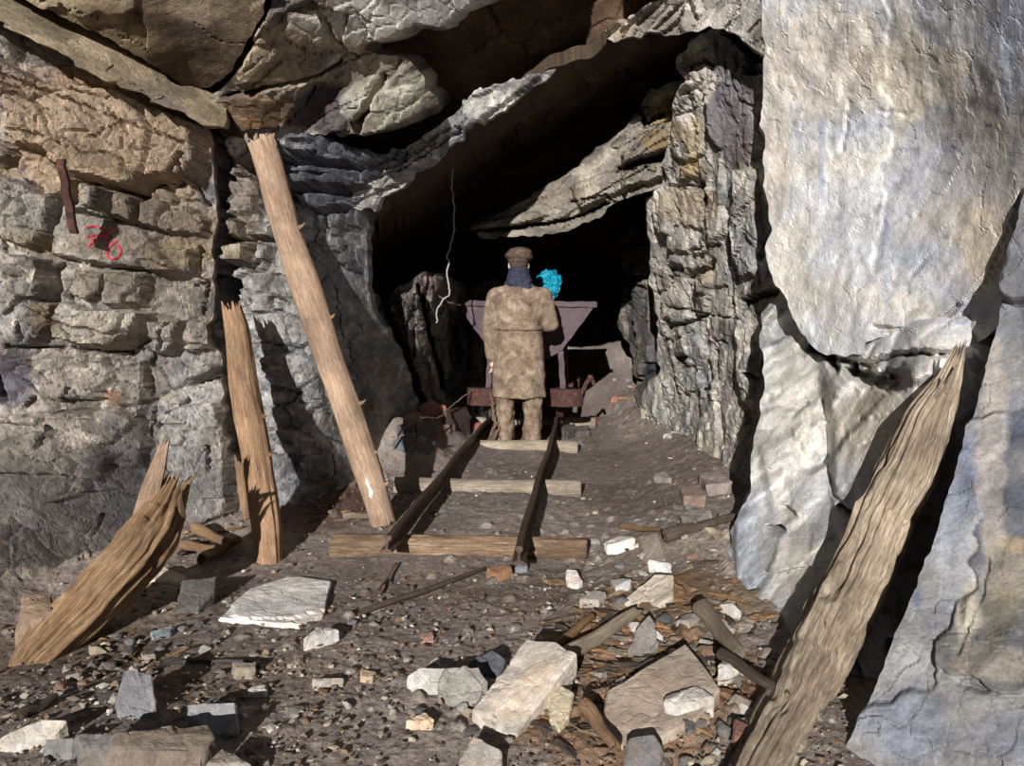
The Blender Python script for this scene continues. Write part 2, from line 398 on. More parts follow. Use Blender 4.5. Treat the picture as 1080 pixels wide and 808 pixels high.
inner_col = palette([(92,94,102), (126,127,130), (156,154,150), (142,140,138), (176,172,164)], 1.3, blobs=[
 (262,205,26,30,(112,98,86),.7), (252,268,24,10,(160,146,110),.5), (340,345,34,80,(100,104,116),.35), (250,245,26,14,(120,104,82),.6), (300,300,40,50,(128,126,120),.4),
 (395,400,30,60,(96,96,98),.5)], cellmix=.6, speck=.34, veins=((170,172,176), .18))
patch('wall_left_inner', [(208,110),(240,138),(300,146),(345,142),(400,160),(440,150),(442,172),(415,196),(398,210),(393,222),(390,250),(384,300),(392,330),(410,350),(440,420),(436,520),(400,560),(300,600),(215,620)],
 [(215,120,4.2),(215,400,4.15),(215,600,4.0),(250,150,4.12),(300,160,4.26),(380,170,4.55),(440,150,4.84),(400,215,4.86),(385,300,4.8),(300,300,4.22),
  (300,420,4.2),(350,330,4.45),(370,400,4.6),(260,540,4.0),(330,540,4.3),(400,440,5.2),(440,420,5.9),(436,500,5.8),(380,540,4.6)],
 (-.2, -.97, .1), inner_col, seed=11, blocks=inner_blocks, cracks=inner_cracks, und=.05, fine=.006,
 scales=[((.3,.3,.13),('Y',4),.03,.03,.08,.05,.7), ((.10,.10,.06),('Y',12),.012,.030,.045,.022,.9), ((.04,.04,.03),('Y',40),.004,.009,.06,.005,1)],
 skirt=((.02,.5,0),(-.3,1.2,0)))
# ---- tunnel left wall of upright slabs
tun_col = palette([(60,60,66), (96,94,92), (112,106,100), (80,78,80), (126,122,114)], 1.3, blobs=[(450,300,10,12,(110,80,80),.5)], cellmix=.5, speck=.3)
patch('wall_left_tunnel', [(384,300),(396,308),(404,322),(410,312),(424,300),(438,290),(447,284),(470,286),(480,298),(530,292),(560,330),(560,470),(380,520)],
 [(384,300,5.35),(384,400,5.35),(384,500,5.3),(405,300,5.4),(405,440,5.5),(424,300,5.47),(424,440,5.75),(437,300,5.72),(437,440,6.0),(454,300,5.82),(454,440,6.2),(464,300,6.08),(464,440,6.4),(477,300,6.22),(477,440,6.5),(490,300,7.3),(490,420,7.3),(540,300,9.5),(540,420,9.4)],
 (.15, -.98, .0), tun_col, seed=17,
 blocks=[([(385,318),(398,312),(416,370),(440,440),(430,470),(400,470)], .12, 3), ([(418,310),(440,300),(456,370),(468,420),(445,430),(430,380)], .2, 3, (.002,0)),
         ([(448,290),(472,292),(474,370),(484,400),(470,415),(452,350)], .1, 3)],
 cracks=[([(404,322),(424,370),(444,420)], 5, .3), ([(440,300),(452,350),(468,410)], 2.2, .25), ([(476,330),(486,380)], 5, .3), ([(388,350),(400,400)], 3, .2),
         ([(495,300),(495,400)], 3, .2), ([(515,300),(513,400)], 3, .2)],
 scales=[((.16,.3,.7),('Y',-14),.05,.05,.1,.07,.8), ((.06,.1,.16),('Y',-14),.025,.03,.12,.02,.9)], und=.06, fine=.006, lateral=.02,
 skirt=((0,.5,0),(-.8,2.0,0)))
# ---- front ceiling slab
ceil_col = palette([(92,78,66), (124,108,90), (140,124,102), (118,102,86), (150,136,112)], .8, blobs=[
 (175,30,85,18,(74,60,54),.75), (205,60,50,35,(88,76,66),.7), (60,25,60,10,(150,134,106),.5), (140,45,40,14,(150,136,104),.5), (215,12,30,16,(150,138,116),.6)], cellmix=.2, speck=.22)
patch('ceiling', [(-110,-110),(-60,-45),(25,-2),(60,20),(110,42),(150,66),(185,90),(205,96),(222,98),(240,82),(262,48),(283,2),(296,-150),(180,-150),(40,-140)],
 [(-110,-110,3.1),(0,-20,3.28),(60,20,3.4),(150,66,3.7),(210,98,3.98),(240,75,3.83),(283,2,3.58),(250,0,3.55),(150,0,3.47),(100,-100,3.22),(290,-150,3.3),(200,-200,3.15)],
 (-.1, -.6, -.8), ceil_col, seed=23, scales=[((.9,.9,.5),('Y',20),.008,.03,.03,.012,.8)], und=.015, fine=.004, warp=4,
 cracks=[([(205,20),(225,45),(262,48)], .9, .01), ([(0,-10),(80,10),(160,60)], .8, .02)],
 skirt=((0,.2,.25),(0,.8,.6)))
# band between slab and wall
patch('ceiling_band', [(-220,-150),(-60,-60),(25,-8),(60,14),(110,36),(150,60),(186,86),(214,92),(232,96),(244,106),(236,135),(216,132),(190,120),(165,112),(140,98),(108,86),(60,58),(0,26),(-220,-90)],
 [(-200,-110,2.9),(0,10,3.25),(60,38,3.38),(110,62,3.5),(150,84,3.62),(190,104,3.75),(225,112,3.9),(240,110,4.05)],
 (-.3, -.9, -.2), palette([(100,96,94),(140,126,108),(150,136,114),(166,150,126)], 1, cellmix=.4, speck=.3), seed=29, und=.02, fine=.006,
 blocks=[([(10,30),(60,50),(108,76),(112,62),(60,28),(20,10)], .05, 2), ([(112,78),(150,100),(152,78),(115,62)], .04, 2)],
 cracks=[([(108,78),(135,90),(155,104),(160,98)], 2.0, .08)],
 scales=[((.25,.25,.2),('Y',8),.012,.02,.06,.02,.8)], skirt=((0,.25,0),(0,.5,.1)))
# ---- ceiling right of the groove, down to the ledges
e_col = palette([(84,74,68), (112,104,98), (150,140,124), (128,118,108), (172,166,154)], 1.0, blobs=[
 (285,60,42,42,(168,152,128),.8), (290,118,50,22,(112,88,66),.85), (345,115,38,30,(72,66,72),.85), (385,18,50,26,(190,188,180),.8), (425,102,32,30,(176,172,156),.8),
 (258,95,16,14,(90,80,74),.7), (480,10,50,18,(190,188,184),.8), (268,128,12,8,(150,110,60),.6), (380,105,14,16,(170,168,158),.7), (330,62,20,20,(110,100,98),.5)], cellmix=.3, speck=.3, veins=((70,66,70), .16))
patch('ceiling_mid', [(300,-300),(292,-120),(287,0),(262,52),(240,84),(222,104),(226,122),(240,146),(300,150),(345,142),(385,144),(430,132),(460,120),(466,110),(456,98),(440,72),(430,62),(405,58),(385,52),(395,44),(420,40),(440,28),(470,31),(488,12),(540,-8),(600,-60),(640,-300)],
 [(300,-250,3.3),(287,0,3.65),(240,84,3.85),(226,122,4.1),(300,20,3.7),(350,30,3.9),(300,90,3.98),(250,130,4.06),(300,146,4.2),(345,100,4.22),(370,140,4.3),(430,60,4.3),(430,110,4.42),(462,120,4.65),
  (380,20,4.0),(440,20,4.25),(490,5,4.6),(540,-15,4.85),(620,-200,4.65),(450,-200,4.1)],
 (-.15, -.85, -.4), e_col, seed=31, und=.05, fine=.006,
 blocks=[([(305,-30),(345,22),(352,42),(370,56),(388,50),(420,40),(440,28),(470,30),(500,5),(560,-30),(560,-200),(305,-200)], .10, 3, (0, -.0006)),
         ([(290,5),(340,22),(345,50),(320,62),(300,56),(265,90),(245,90),(262,60)], .05, 3), ([(300,62),(345,52),(360,58),(330,82),(290,96),(245,100),(275,86)], .03, 2),
         ([(240,104),(290,92),(330,84),(312,132),(240,142)], .05, 2, (.0015, 0)),
         ([(355,98),(375,88),(395,80),(402,95),(395,115),(378,128),(368,122)], .16, 6), ([(350,128),(366,126),(368,138),(352,138)], .08, 3),
         ([(400,95),(420,72),(432,68),(452,95),(462,112),(440,122),(405,138),(380,142)], .15, 4)],
 cracks=[([(343,20),(352,42),(372,60)], 2.2, .1), ([(236,102),(262,96),(300,88),(335,80),(356,66)], 1.8, .1), ([(330,92),(306,132)], 1.6, .09), ([(402,80),(396,112),(378,128)], 2.5, .15),
         ([(300,40),(330,58),(356,54)], .9, .04), ([(250,88),(280,60)], .8, .03)],
 scales=[((.5,.5,.2),('Y',-25),.02,.06,.05,.03,.8), ((.12,.12,.07),('Y',-25),.010,.022,.1,.015,.9)],
 skirt=((0,.2,.02),(.2,.7,.3)))
# ---- dark upper underside between the lip and the bright band
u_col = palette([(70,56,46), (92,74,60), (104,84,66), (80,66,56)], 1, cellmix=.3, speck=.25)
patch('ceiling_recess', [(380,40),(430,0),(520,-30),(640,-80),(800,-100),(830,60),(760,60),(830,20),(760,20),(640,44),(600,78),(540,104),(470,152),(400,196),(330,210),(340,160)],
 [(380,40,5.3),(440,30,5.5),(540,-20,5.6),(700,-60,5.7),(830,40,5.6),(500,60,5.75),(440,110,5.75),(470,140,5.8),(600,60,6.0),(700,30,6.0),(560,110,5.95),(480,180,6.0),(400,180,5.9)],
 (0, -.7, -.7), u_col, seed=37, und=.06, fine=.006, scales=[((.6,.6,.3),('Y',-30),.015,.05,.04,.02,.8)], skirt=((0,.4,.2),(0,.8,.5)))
# ---- bright bedded band, front edge of the tunnel roof
f_col = palette([(104,104,110), (146,144,142), (170,168,162), (136,132,130), (190,186,178)], 1.4, blobs=[(440,150,20,8,(150,128,96),.4)], cellmix=.5, speck=.3, veins=((80,80,90), .16))
patch('ceiling_roof_edge', [(352,182),(372,178),(402,170),(436,150),(470,126),(490,106),(505,94),(540,84),(556,78),(572,74),(590,70),(580,82),(560,94),(530,118),(505,134),(490,142),(465,166),(440,184),(420,200),(398,212),(388,222),(360,220),(340,205)],
 [(352,182,4.5),(388,220,4.7),(402,176,4.7),(440,150,4.8),(440,184,4.84),(490,108,4.95),(490,142,4.95),(540,90,5.15),(530,118,5.12),(590,72,5.32)],
 (-.2, -.95, -.05), f_col, seed=41, step=1.8, und=.03, fine=.006,
 blocks=[([(380,190),(440,160),(492,120),(492,142),(440,184),(400,206)], .05, 2), ([(488,108),(505,96),(540,86),(572,76),(560,92),(530,114),(488,140)], .07, 2)],
 cracks=[([(380,196),(425,180),(470,148),(488,138)], 1.6, .08), ([(400,186),(460,150)], 1.2, .06), ([(380,210),(420,196)], 1.2, .06), ([(488,110),(488,142)], 1.0, .05)],
 scales=[((.35,.3,.09),('Y',-32),.03,.03,.06,.03,.8), ((.10,.10,.06),('Y',-32),.012,.02,.06,.012,.9)], edge_noise=5,
 skirt=((.03,.25,.02),(.1,.8,.3)))
# ---- tunnel roof going back
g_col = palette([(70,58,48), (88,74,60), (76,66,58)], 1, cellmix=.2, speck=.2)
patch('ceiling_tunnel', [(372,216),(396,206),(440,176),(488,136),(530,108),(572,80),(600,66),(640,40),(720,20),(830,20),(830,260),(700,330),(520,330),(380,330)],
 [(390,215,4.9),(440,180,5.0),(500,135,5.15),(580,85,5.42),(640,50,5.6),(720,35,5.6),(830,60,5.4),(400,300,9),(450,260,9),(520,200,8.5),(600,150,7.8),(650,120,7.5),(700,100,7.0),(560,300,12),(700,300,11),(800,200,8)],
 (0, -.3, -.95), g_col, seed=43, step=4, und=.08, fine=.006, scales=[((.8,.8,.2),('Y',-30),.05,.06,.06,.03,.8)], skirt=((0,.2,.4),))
# ---- lower hanging slab inside
h_col = palette([(96,92,88), (126,120,110), (140,132,120), (108,104,100)], 1.2, blobs=[(690,150,16,12,(150,126,86),.6), (560,205,60,20,(120,110,96),.5), (700,120,20,16,(150,124,80),.5)], cellmix=.4, speck=.26)
patch('ceiling_hanging_slab', [(498,236),(530,222),(560,206),(600,180),(640,150),(660,130),(675,110),(700,95),(722,90),(726,190),(700,198),(672,206),(650,214),(628,230),(600,245),(570,250),(545,249),(520,253),(504,252),(500,245)],
 [(500,240,6.5),(560,206,6.42),(560,248,6.35),(620,232,6.22),(620,170,6.3),(680,200,6.08),(680,130,6.1),(722,180,6.12),(722,100,6.1)],
 (-.15, -.95, -.1), h_col, seed=47, step=1.8, und=.05, fine=.006,
 blocks=[([(655,165),(700,128),(708,150),(706,160),(655,176)], .25, 2), ([(675,98),(725,84),(722,98),(690,112),(676,112)], .3, 2), ([(600,196),(640,180),(655,178),(662,200),(610,222)], .12, 3),
         ([(500,236),(560,222),(580,226),(560,236),(510,244)], .1, 2), ([(655,180),(700,168),(700,188),(655,200)], .15, 2)],
 cracks=[([(500,244),(560,238),(600,232),(640,214)], 2.2, .25), ([(655,178),(704,164)], 2.2, .25), ([(600,214),(640,206),(652,216)], 1.2, .1), ([(676,116),(680,130),(700,120)], 3, .3), ([(652,182),(690,176)], 1, .1)],
 scales=[((.7,.6,.1),('Y',-28),.05,.05,.06,.04,.8), ((.15,.15,.06),('Y',-28),.015,.02,.1,.015,.9)], skirt=((0,.3,.05),(0,.8,.4)))
# ---- bright tip of roof at top right
patch('ceiling_right_lip', [(640,34),(634,40),(636,48),(650,44),(662,40),(700,34),(730,32),(762,30),(810,60),(850,-200),(640,-200),(668,-20),(690,0),(668,14)],
 [(636,42,5.2),(700,20,5.1),(760,20,4.9),(800,40,4.5),(700,-100,4.8),(640,-190,4.7),(840,-190,4.0)],
 (-.2, -.95, 0), palette([(120,112,104),(160,154,146),(186,182,176),(150,138,122)], 1.2, blobs=[(655,30,14,14,(170,150,120),.5)], cellmix=.5, speck=.28), seed=53, step=1.8, und=.05, fine=.006,
 cracks=[([(672,24),(700,-5)], 2.2, .12), ([(690,30),(720,2)], 1.6, .1), ([(655,34),(676,12)], 1.4, .1), ([(735,20),(725,-10)], 1.4, .1)],
 scales=[((.5,.4,.14),('Y',-42),.05,.05,.05,.05,.8), ((.12,.12,.08),('Y',-42),.018,.025,.05,.015,.9)], edge_noise=4, skirt=((.05,.2,.04),(.2,.7,.4)))
# ---- right pillar of blocks
i_blocks = [
 ([(722,75),(750,70),(760,130),(764,190),(772,250),(750,262),(736,200),(730,120)], .06, 4), ([(704,100),(730,84),(728,100),(706,122)], .05, 2),
 ([(706,126),(732,112),(734,168),(724,172),(708,168)], .05, 3), ([(716,176),(736,170),(736,186),(718,192)], .07, 2), ([(688,196),(735,196),(764,200),(764,258),(740,270),(706,266),(690,240)], .07, 3, (-.001, 0)),
 ([(705,268),(725,272),(722,290),(704,292)], .05, 2), ([(735,280),(750,278),(752,312),(738,310)], .06, 2),
 ([(776,180),(800,178),(806,250),(800,290),(780,300),(772,250)], .12, 5), ([(694,326),(726,330),(735,348),(712,362),(692,352)], .05, 2), ([(706,362),(734,352),(748,372),(738,390),(712,380)], .06, 3),
 ([(712,392),(738,392),(742,412),(716,416)], .05, 2), ([(738,405),(758,398),(760,460),(758,500),(740,500),(738,450)], .09, 3), ([(775,330),(790,325),(800,380),(796,440),(778,420)], .09, 5),
 ([(762,430),(790,430),(792,540),(770,560),(762,500)], .07, 4), ([(682,400),(705,398),(708,420),(690,440),(680,425)], .05, 3),
]
i_cracks = [
 ([(706,282),(716,284)], 5, .2), ([(724,290),(746,284),(752,278)], 5, .25), ([(705,342),(722,342),(742,332)], 2.6, .2), ([(700,338),(704,346)], 5, .2), ([(785,318),(800,312),(816,308)], 5, .3), ([(716,378),(722,378)], 5, .2),
 ([(766,30),(790,44)], 8, .5), ([(780,20),(796,56)], 12, .6), ([(788,72),(800,74)], 6, .3), ([(727,70),(740,60),(750,66)], 2.5, .15), ([(718,100),(740,88)], 2, .12), ([(706,124),(734,112)], 1.6, .12), ([(728,170),(740,165)], 2, .1),
 ([(737,190),(745,215)], 3.5, .2), ([(704,196),(736,194)], 1.4, .1), ([(728,264),(760,258)], 1.8, .12), ([(748,380),(752,420)], 2, .1), ([(756,372),(758,400)], 2, .1), ([(790,395),(796,400)], 3, .2), ([(738,440),(738,490)], 1.6, .1),
 ([(770,250),(772,330)], 1.4, .08), ([(700,322),(740,330),(772,336)], 1.2, .1), ([(690,290),(692,330)], 2, .1), ([(730,300),(742,292)], 1.4, .1),
]
i_col = palette([(112,114,118), (150,148,144), (170,164,154), (140,136,132), (184,178,168)], 1.2, blobs=[
 (705,140,20,12,(150,132,98),.6), (733,150,8,28,(160,140,104),.5), (728,180,14,10,(164,138,94),.6), (772,110,22,70,(98,94,102),.8), (780,165,12,20,(100,90,86),.7), (728,222,34,22,(160,146,126),.7),
 (745,290,12,18,(164,150,124),.6), (700,300,18,20,(166,158,146),.5), (765,350,8,12,(96,90,88),.8), (720,390,20,20,(150,146,140),.5), (750,470,14,28,(156,148,128),.5), (700,425,20,18,(140,146,138),.5)],
 cellmix=.5, speck=.3, veins=((96,98,108), .14))
patch('wall_right', [(714,56),(726,48),(740,34),(760,26),(770,0),(775,-60),(850,-60),(850,340),(830,560),(815,690),(760,640),(750,560),(742,515),(715,470),(676,446),(680,410),(690,395),(688,330),(682,300),(682,212),(700,196),(700,180),(706,120),(718,90),(712,70)],
 [(714,60,5.5),(760,20,5.2),(800,-50,4.85),(850,-40,4.5),(705,180,5.9),(690,220,6.2),(740,220,5.6),(790,220,4.98),(850,220,4.6),(690,330,6.5),(740,330,5.7),(790,330,4.95),(840,330,4.5),
  (684,420,7.0),(740,420,5.8),(785,420,4.95),(745,510,5.2),(790,510,4.5),(780,600,3.7),(840,500,3.9),(815,690,3.0),(735,100,5.4),(790,100,4.9)],
 (-.55, -.83, .05), i_col, seed=59, step=1.9, blocks=i_blocks, cracks=i_cracks, und=.06, fine=.006, lateral=.008,
 scales=[((.3,.4,.4),('Y',-8),.03,.07,.03,.05,.85), ((.11,.11,.14),('Y',-20),.010,.035,.06,.018,.95), ((.045,.045,.05),('Y',-30),.004,.012,.1,.004,1)],
 skirt=((.1,.5,0),(.5,4.0,0)), edge_noise=4)
# ---- deeper right tunnel wall
patch('wall_right_tunnel', [(652,252),(664,236),(690,230),(720,240),(720,460),(690,452),(662,428),(668,400),(664,380),(650,340),(655,300)],
 [(655,240,8.6),(655,400,8.6),(690,240,7.8),(690,440,7.6),(720,240,7.4),(720,450,7.2)], (-.5, -.85, 0), palette([(60,62,66),(92,88,84),(104,98,90)], 1.2, cellmix=.5, speck=.25), seed=61, und=.06, fine=.006,
 blocks=[([(664,260),(690,255),(692,290),(668,292)], .1, 2), ([(664,296),(690,292),(692,390),(676,400),(668,340)], .12, 3), ([(668,410),(690,395),(700,440),(680,445)], .12, 4)],
 cracks=[([(664,294),(692,290)], 2, .12)], scales=[((.3,.3,.3),('Y',-8),.05,.06,.08,.06,.8), ((.1,.1,.1),('Y',-20),.02,.03,.12,.03,.95)], skirt=((.1,.5,0),(1,5.0,0)))
# ---- pale rock below the big face
k_blocks = [([(866,370),(905,385),(935,395),(955,385),(985,378),(1000,400),(990,430),(950,560),(900,640),(880,560),(872,500),(870,440),(860,400)], .10, 6),
 ([(868,398),(885,380),(905,388),(910,410),(880,425)], .07, 6), ([(800,470),(870,430),(872,520),(840,560),(810,560)], .05, 5), ([(770,540),(800,530),(835,560),(830,600),(800,650),(775,640)], .08, 5),
 ([(955,380),(990,370),(985,400),(962,410),(948,400)], .1, 4), ([(835,450),(866,442),(862,470),(845,480)], .04, 3)]
k_cracks = [([(855,367),(872,374),(890,380),(915,384),(950,372),(1020,372)], 3.5, .2), ([(900,392),(925,402),(945,400)], 11, .5), ([(872,376),(882,390)], 4, .3), ([(866,420),(870,480),(880,520),(905,545)], 1.6, .08),
 ([(886,532),(905,546)], 3, .25), ([(812,556),(826,558)], 3.5, .25), ([(980,415),(990,410)], 4, .2), ([(845,480),(870,490)], 1, .04), ([(905,445),(955,430)], 1, .04), ([(905,470),(940,458)], 1, .03), ([(835,440),(850,425)], 1.4, .08), ([(826,535),(840,540)], 2, .1)]
k_col = palette([(156,158,163), (188,186,180), (204,201,196), (178,179,183), (212,209,201)], 1.0, blobs=[
 (925,440,48,36,(208,198,180),.7), (785,590,22,60,(170,178,192),.7), (840,640,60,60,(150,150,150),.5), (880,520,40,40,(176,178,186),.4), (985,560,40,120,(150,142,134),.6), (860,600,40,30,(190,184,172),.5), (840,420,24,60,(206,200,188),.5)],
 cellmix=.25, speck=.2, veins=((120,126,142), .2))
patch('wall_right_low', [(800,330),(830,300),(900,340),(1060,330),(1080,500),(1060,900),(880,950),(800,760),(796,690),(772,650),(764,600),(770,560),(790,520),(796,450),(806,400)],
 [(800,340,4.45),(806,420,3.85),(790,560,3.22),(770,640,2.98),(800,720,2.5),(860,390,3.75),(860,500,3.2),(850,640,2.62),(815,640,2.74),(870,570,2.86),(900,400,3.4),(900,520,2.95),(940,420,2.98),(940,520,2.76),(900,640,2.5),(1000,400,2.78),(1000,520,2.85),(960,700,2.5),(860,720,2.22),(880,800,2.12),(1060,400,2.9),(1060,700,2.5)],
 (-.45, -.88, .1), k_col, seed=67, step=2.0, blocks=k_blocks, cracks=k_cracks, und=.07, fine=.006, mat=M['smooth_rock'],
 scales=[((.5,.5,.8),('Y',15),.0,.12,.012,.015,.9), ((.17,.17,.26),('Y',20),.0,.03,.02,.003,.95)], wrinkle=(.012, 5, (1, 1, .7)), skirt=((.2,.4,0),(.3,1.0,0)))
# ---- big pale face
j_col = palette([(178,182,190), (202,203,206), (212,207,198), (198,200,208), (216,211,204)], .8, blobs=[
 (866,110,4,100,(158,168,192),.6), (930,260,60,60,(190,190,192),.4), (880,60,60,60,(220,208,190),.6), (960,80,60,40,(216,204,182),.5), (1040,250,30,50,(212,196,174),.6), (935,300,5,60,(164,172,186),.4), (820,130,14,120,(214,204,190),.6),
 (1005,155,10,5,(130,132,146),.7), (1065,40,16,70,(160,166,182),.6), (980,270,40,16,(160,168,182),.5), (830,300,20,60,(214,208,198),.4)], cellmix=.12, speck=.13, veins=((176,184,204), .18))
patch('wall_right_face', [(800,-260),(801,0),(805,60),(803,130),(806,200),(812,240),(806,262),(815,300),(830,318),(838,340),(850,362),(868,376),(890,378),(912,374),(918,362),(930,356),(960,352),(1000,348),(1030,366),(1060,340),(1100,260),(1250,200),(1250,-260)],
 [(800,-200,4.4),(801,0,4.45),(805,250,4.4),(850,360,3.85),(880,376,3.6),(950,355,3.22),(1020,366,2.95),(900,150,3.82),(1000,150,3.33),(1080,100,2.85),(1080,290,2.78),(950,-200,3.4),(1200,100,2.4),(1200,-200,2.4)],
 (-.45, -.89, .0), j_col, seed=71, step=2.2, und=.05, fine=.008, mat=M['smooth_rock'],
 blocks=[([(918,364),(935,352),(975,352),(1000,338),(1015,322),(1040,300),(1060,260),(1078,200),(1110,200),(1090,300),(1050,345),(1032,370),(990,374),(960,366)], -.05, 3)],
 cracks=[([(922,346),(950,350),(975,352),(1000,334),(1012,322)], 2.4, .08), ([(1010,322),(1040,300),(1060,255),(1080,200)], 1.3, .05), ([(888,158),(892,134),(897,95)], 1.2, .03), ([(925,114),(970,118)], 1, .02), ([(905,242),(970,225)], .9, .015),
         ([(960,290),(976,275)], 1.4, .04), ([(878,290),(884,270)], 1, .03), ([(872,190),(882,182)], 1, .03)],
 scales=[((1.2,1.2,1.6),('Y',20),.0,.06,.004,.002,.9)], wrinkle=(.016, 3.2, (1, 1, .7)), skirt=((.1,.3,0),(.3,1.2,.0)))
# ---- near right outcrop
l_col = palette([(84,92,108), (118,120,127), (142,140,138), (102,108,124), (152,145,136)], 1.1, blobs=[
 (1045,480,16,120,(164,156,148),.7), (1020,640,14,30,(176,168,152),.8), (1060,600,26,40,(160,148,128),.5), (1055,650,24,30,(120,114,94),.5), (1050,700,50,20,(160,150,136),.5), (940,760,60,40,(130,136,150),.5), (1070,575,20,10,(180,156,122),.5), (1000,560,20,80,(138,142,150),.5), (1060,780,50,30,(120,122,128),.5)],
 cellmix=.25, speck=.24, veins=((90,100,124), .25), strat=(1, 1, .5))
patch('wall_right_near', [(1086,180),(1074,230),(1056,290),(1046,350),(1030,400),(1020,440),(1008,490),(985,560),(955,630),(925,700),(900,755),(880,808),(850,920),(1300,920),(1300,180)],
 [(1086,190,2.85),(1056,290,2.78),(1046,350,2.66),(1010,470,2.4),(985,560,2.24),(925,700,1.98),(880,808,1.82),(850,910,1.7),(1080,400,2.46),(1080,600,2.05),(1040,700,1.86),(1080,808,1.62),(1000,808,1.70),(1050,560,2.14),(1280,300,2.25),(1280,700,1.6),(1280,900,1.3)],
 (-.75, -.6, .25), l_col, seed=73, step=2.2, und=.04, fine=.006, mat=M['smooth_rock'],
 blocks=[([(1012,628),(1030,620),(1036,650),(1028,680),(1015,670)], .02, 5), ([(1080,555),(1050,575),(1036,620),(1040,660),(1020,720),(1060,720),(1300,720),(1300,555)], .02, 16)],
 cracks=[([(1040,590),(1030,640),(1010,690)], 2, .02), ([(1018,665),(1030,672)], 1.6, .02), ([(1010,720),(1040,730)], 2, .03), ([(1075,215),(1050,320)], 1.5, .02)],
 scales=[((.6,.6,1.2),('Y',22),.006,.06,.008,.006,.9)], wrinkle=(.011, 4, (1.1, 1.1, .6)), skirt=((.25,.15,-.02),(.5,1.0,0)), edge_noise=2)
# ---- back of the tunnel
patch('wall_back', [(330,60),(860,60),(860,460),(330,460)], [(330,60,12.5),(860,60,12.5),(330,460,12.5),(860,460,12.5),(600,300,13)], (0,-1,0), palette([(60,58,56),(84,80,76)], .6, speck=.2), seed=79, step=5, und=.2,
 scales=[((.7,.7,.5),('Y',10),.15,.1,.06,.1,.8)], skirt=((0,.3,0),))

# ------------------------------------------------------------------ unseen hill masses added round the tunnel to shut out sky light
def hill_block(name, lo, hi, seed):
    n = 14; V = []; F = []
    bm = bmesh.new(); bmesh.ops.create_cube(bm, size=1)
    bmesh.ops.subdivide_edges(bm, edges=bm.edges, cuts=n, use_grid_fill=True)
    P = np.array([v.co[:] for v in bm.verts]) * (np.array(hi) - np.array(lo)) + (np.array(hi) + np.array(lo)) / 2
    P = P + .12 * np.stack([fbm(P * .9 + 7 * k, 3, seed + k) for k in range(3)], -1)
    for v, p in zip(bm.verts, P): v.co = p
    me = bm_mesh(name, bm, M['rock'])
    a = me.color_attributes.new('Col', 'FLOAT_COLOR', 'POINT'); c = np.tile(np.array([*lin((84, 76, 68)), 1]), (len(me.vertices), 1)).astype(np.float32)
    a.data.foreach_set('color', c.ravel())
    return obj(name, me, kind='structure')
hill_block('ceiling_hill_light_block', (-5.5, 6.4, 3.9), (6, 15, 5.0), 1)
hill_block('wall_left_hill_light_block', (-6.5, 5.6, -.4), (-2.2, 15, 4.2), 2)
hill_block('wall_right_hill_light_block', (3.0, 7.4, -.4), (6.5, 15, 4.2), 3)
hill_block('wall_back_hill_light_block', (-4, 13.6, -.4), (6, 15, 4.2), 4)
hill_block('ceiling_front_hill_light_block', (-4.6, 5.0, 4.05), (4.6, 7.2, 5.2), 5)

# ------------------------------------------------------------------ floor
RW = np.array([on(*p, 0.0)[:2] for p in [(676, 440), (715, 462), (748, 505), (762, 560), (772, 620), (800, 700), (850, 800)]])
LW = np.array([on(*p, 0.0)[:2] for p in [(-80, 650), (0, 618), (120, 590), (240, 556), (330, 530), (400, 505), (430, 478), (480, 430)]])
def d2line(X, Y, L): return dline(X, Y, [tuple(p) for p in L])
def bumpg(X, Y, px, py, r, h):
    c = on(px, py, 0.0); return h * np.exp(-((X - c[0]) ** 2 + (Y - c[1]) ** 2) / (r * r))
def fz(X, Y):
    X = np.asarray(X, float); Y = np.asarray(Y, float)
    P = np.stack([X, Y, X * 0], -1)
    z = .03 * fbm(P * .9, 3, 500)
    z = z + np.clip(Y - 7.9, 0, 9) * .42 * np.clip(1 - np.exp(-(np.clip(X + 1.2, 0, 9))), .3, 1)
    z = z + (.05 + .10 * np.clip((Y - 3) / 1.5, 0, 1)) * np.exp(-(d2line(X, Y, RW) / .35) ** 2) + .12 * np.exp(-(d2line(X, Y, LW) / .3) ** 2)
    tr = np.exp(-((X - (-.26 + .1 * (Y - 3.5))) / .5) ** 4) * np.clip((Y - 3.3) / .5, 0, 1)
    tr = tr * np.clip((8.2 - Y) / .6, 0, 1); z = z * (1 - tr) + .035 * tr
    for (bx, by, br, bh) in ((-.80, 5.45, .30, .26), (-.70, 6.1, .30, .30), (-.60, 6.8, .3, .3)): z = z + bh * np.exp(-((X - bx) ** 2 + (Y - by) ** 2) / (br * br))
    z = z + bumpg(X, Y, 700, 660, .35, .07) + bumpg(X, Y, 690, 760, .35, .05) + bumpg(X, Y, 60, 780, .4, .05) + bumpg(X, Y, 740, 590, .3, .08) + bumpg(X, Y, 120, 640, .4, .03)
    return z
def fzs(x, y): return float(fz(np.array([x]), np.array([y]))[0])
def ong(px, py, h=0.0):                    # point at height h above the ground seen at px, py
    Ys = np.linspace(.9, 12.4, 900); Pm = at(np.full(900, float(px)), np.full(900, float(py)), Ys)
    g = Pm[:, 2] - h - fz(Pm[:, 0], Pm[:, 1]); k = np.nonzero(g <= 0)[0]
    if len(k) == 0 or k[0] == 0: return at(px, py, 12.0 if len(k) == 0 else .9)
    k = k[0]; t = g[k - 1] / (g[k - 1] - g[k] + 1e-12)
    return Pm[k - 1] + (Pm[k] - Pm[k - 1]) * t
rowsY = np.concatenate([[-9, -5, -2.5, -1, 0, .6, 1.0, 1.2], [float(on(540, y, 0)[1]) for y in np.arange(1000, 396, -1.7)], [12, 12.7]])
colsS = np.arange(-800, 860, 2.6) / 800.0
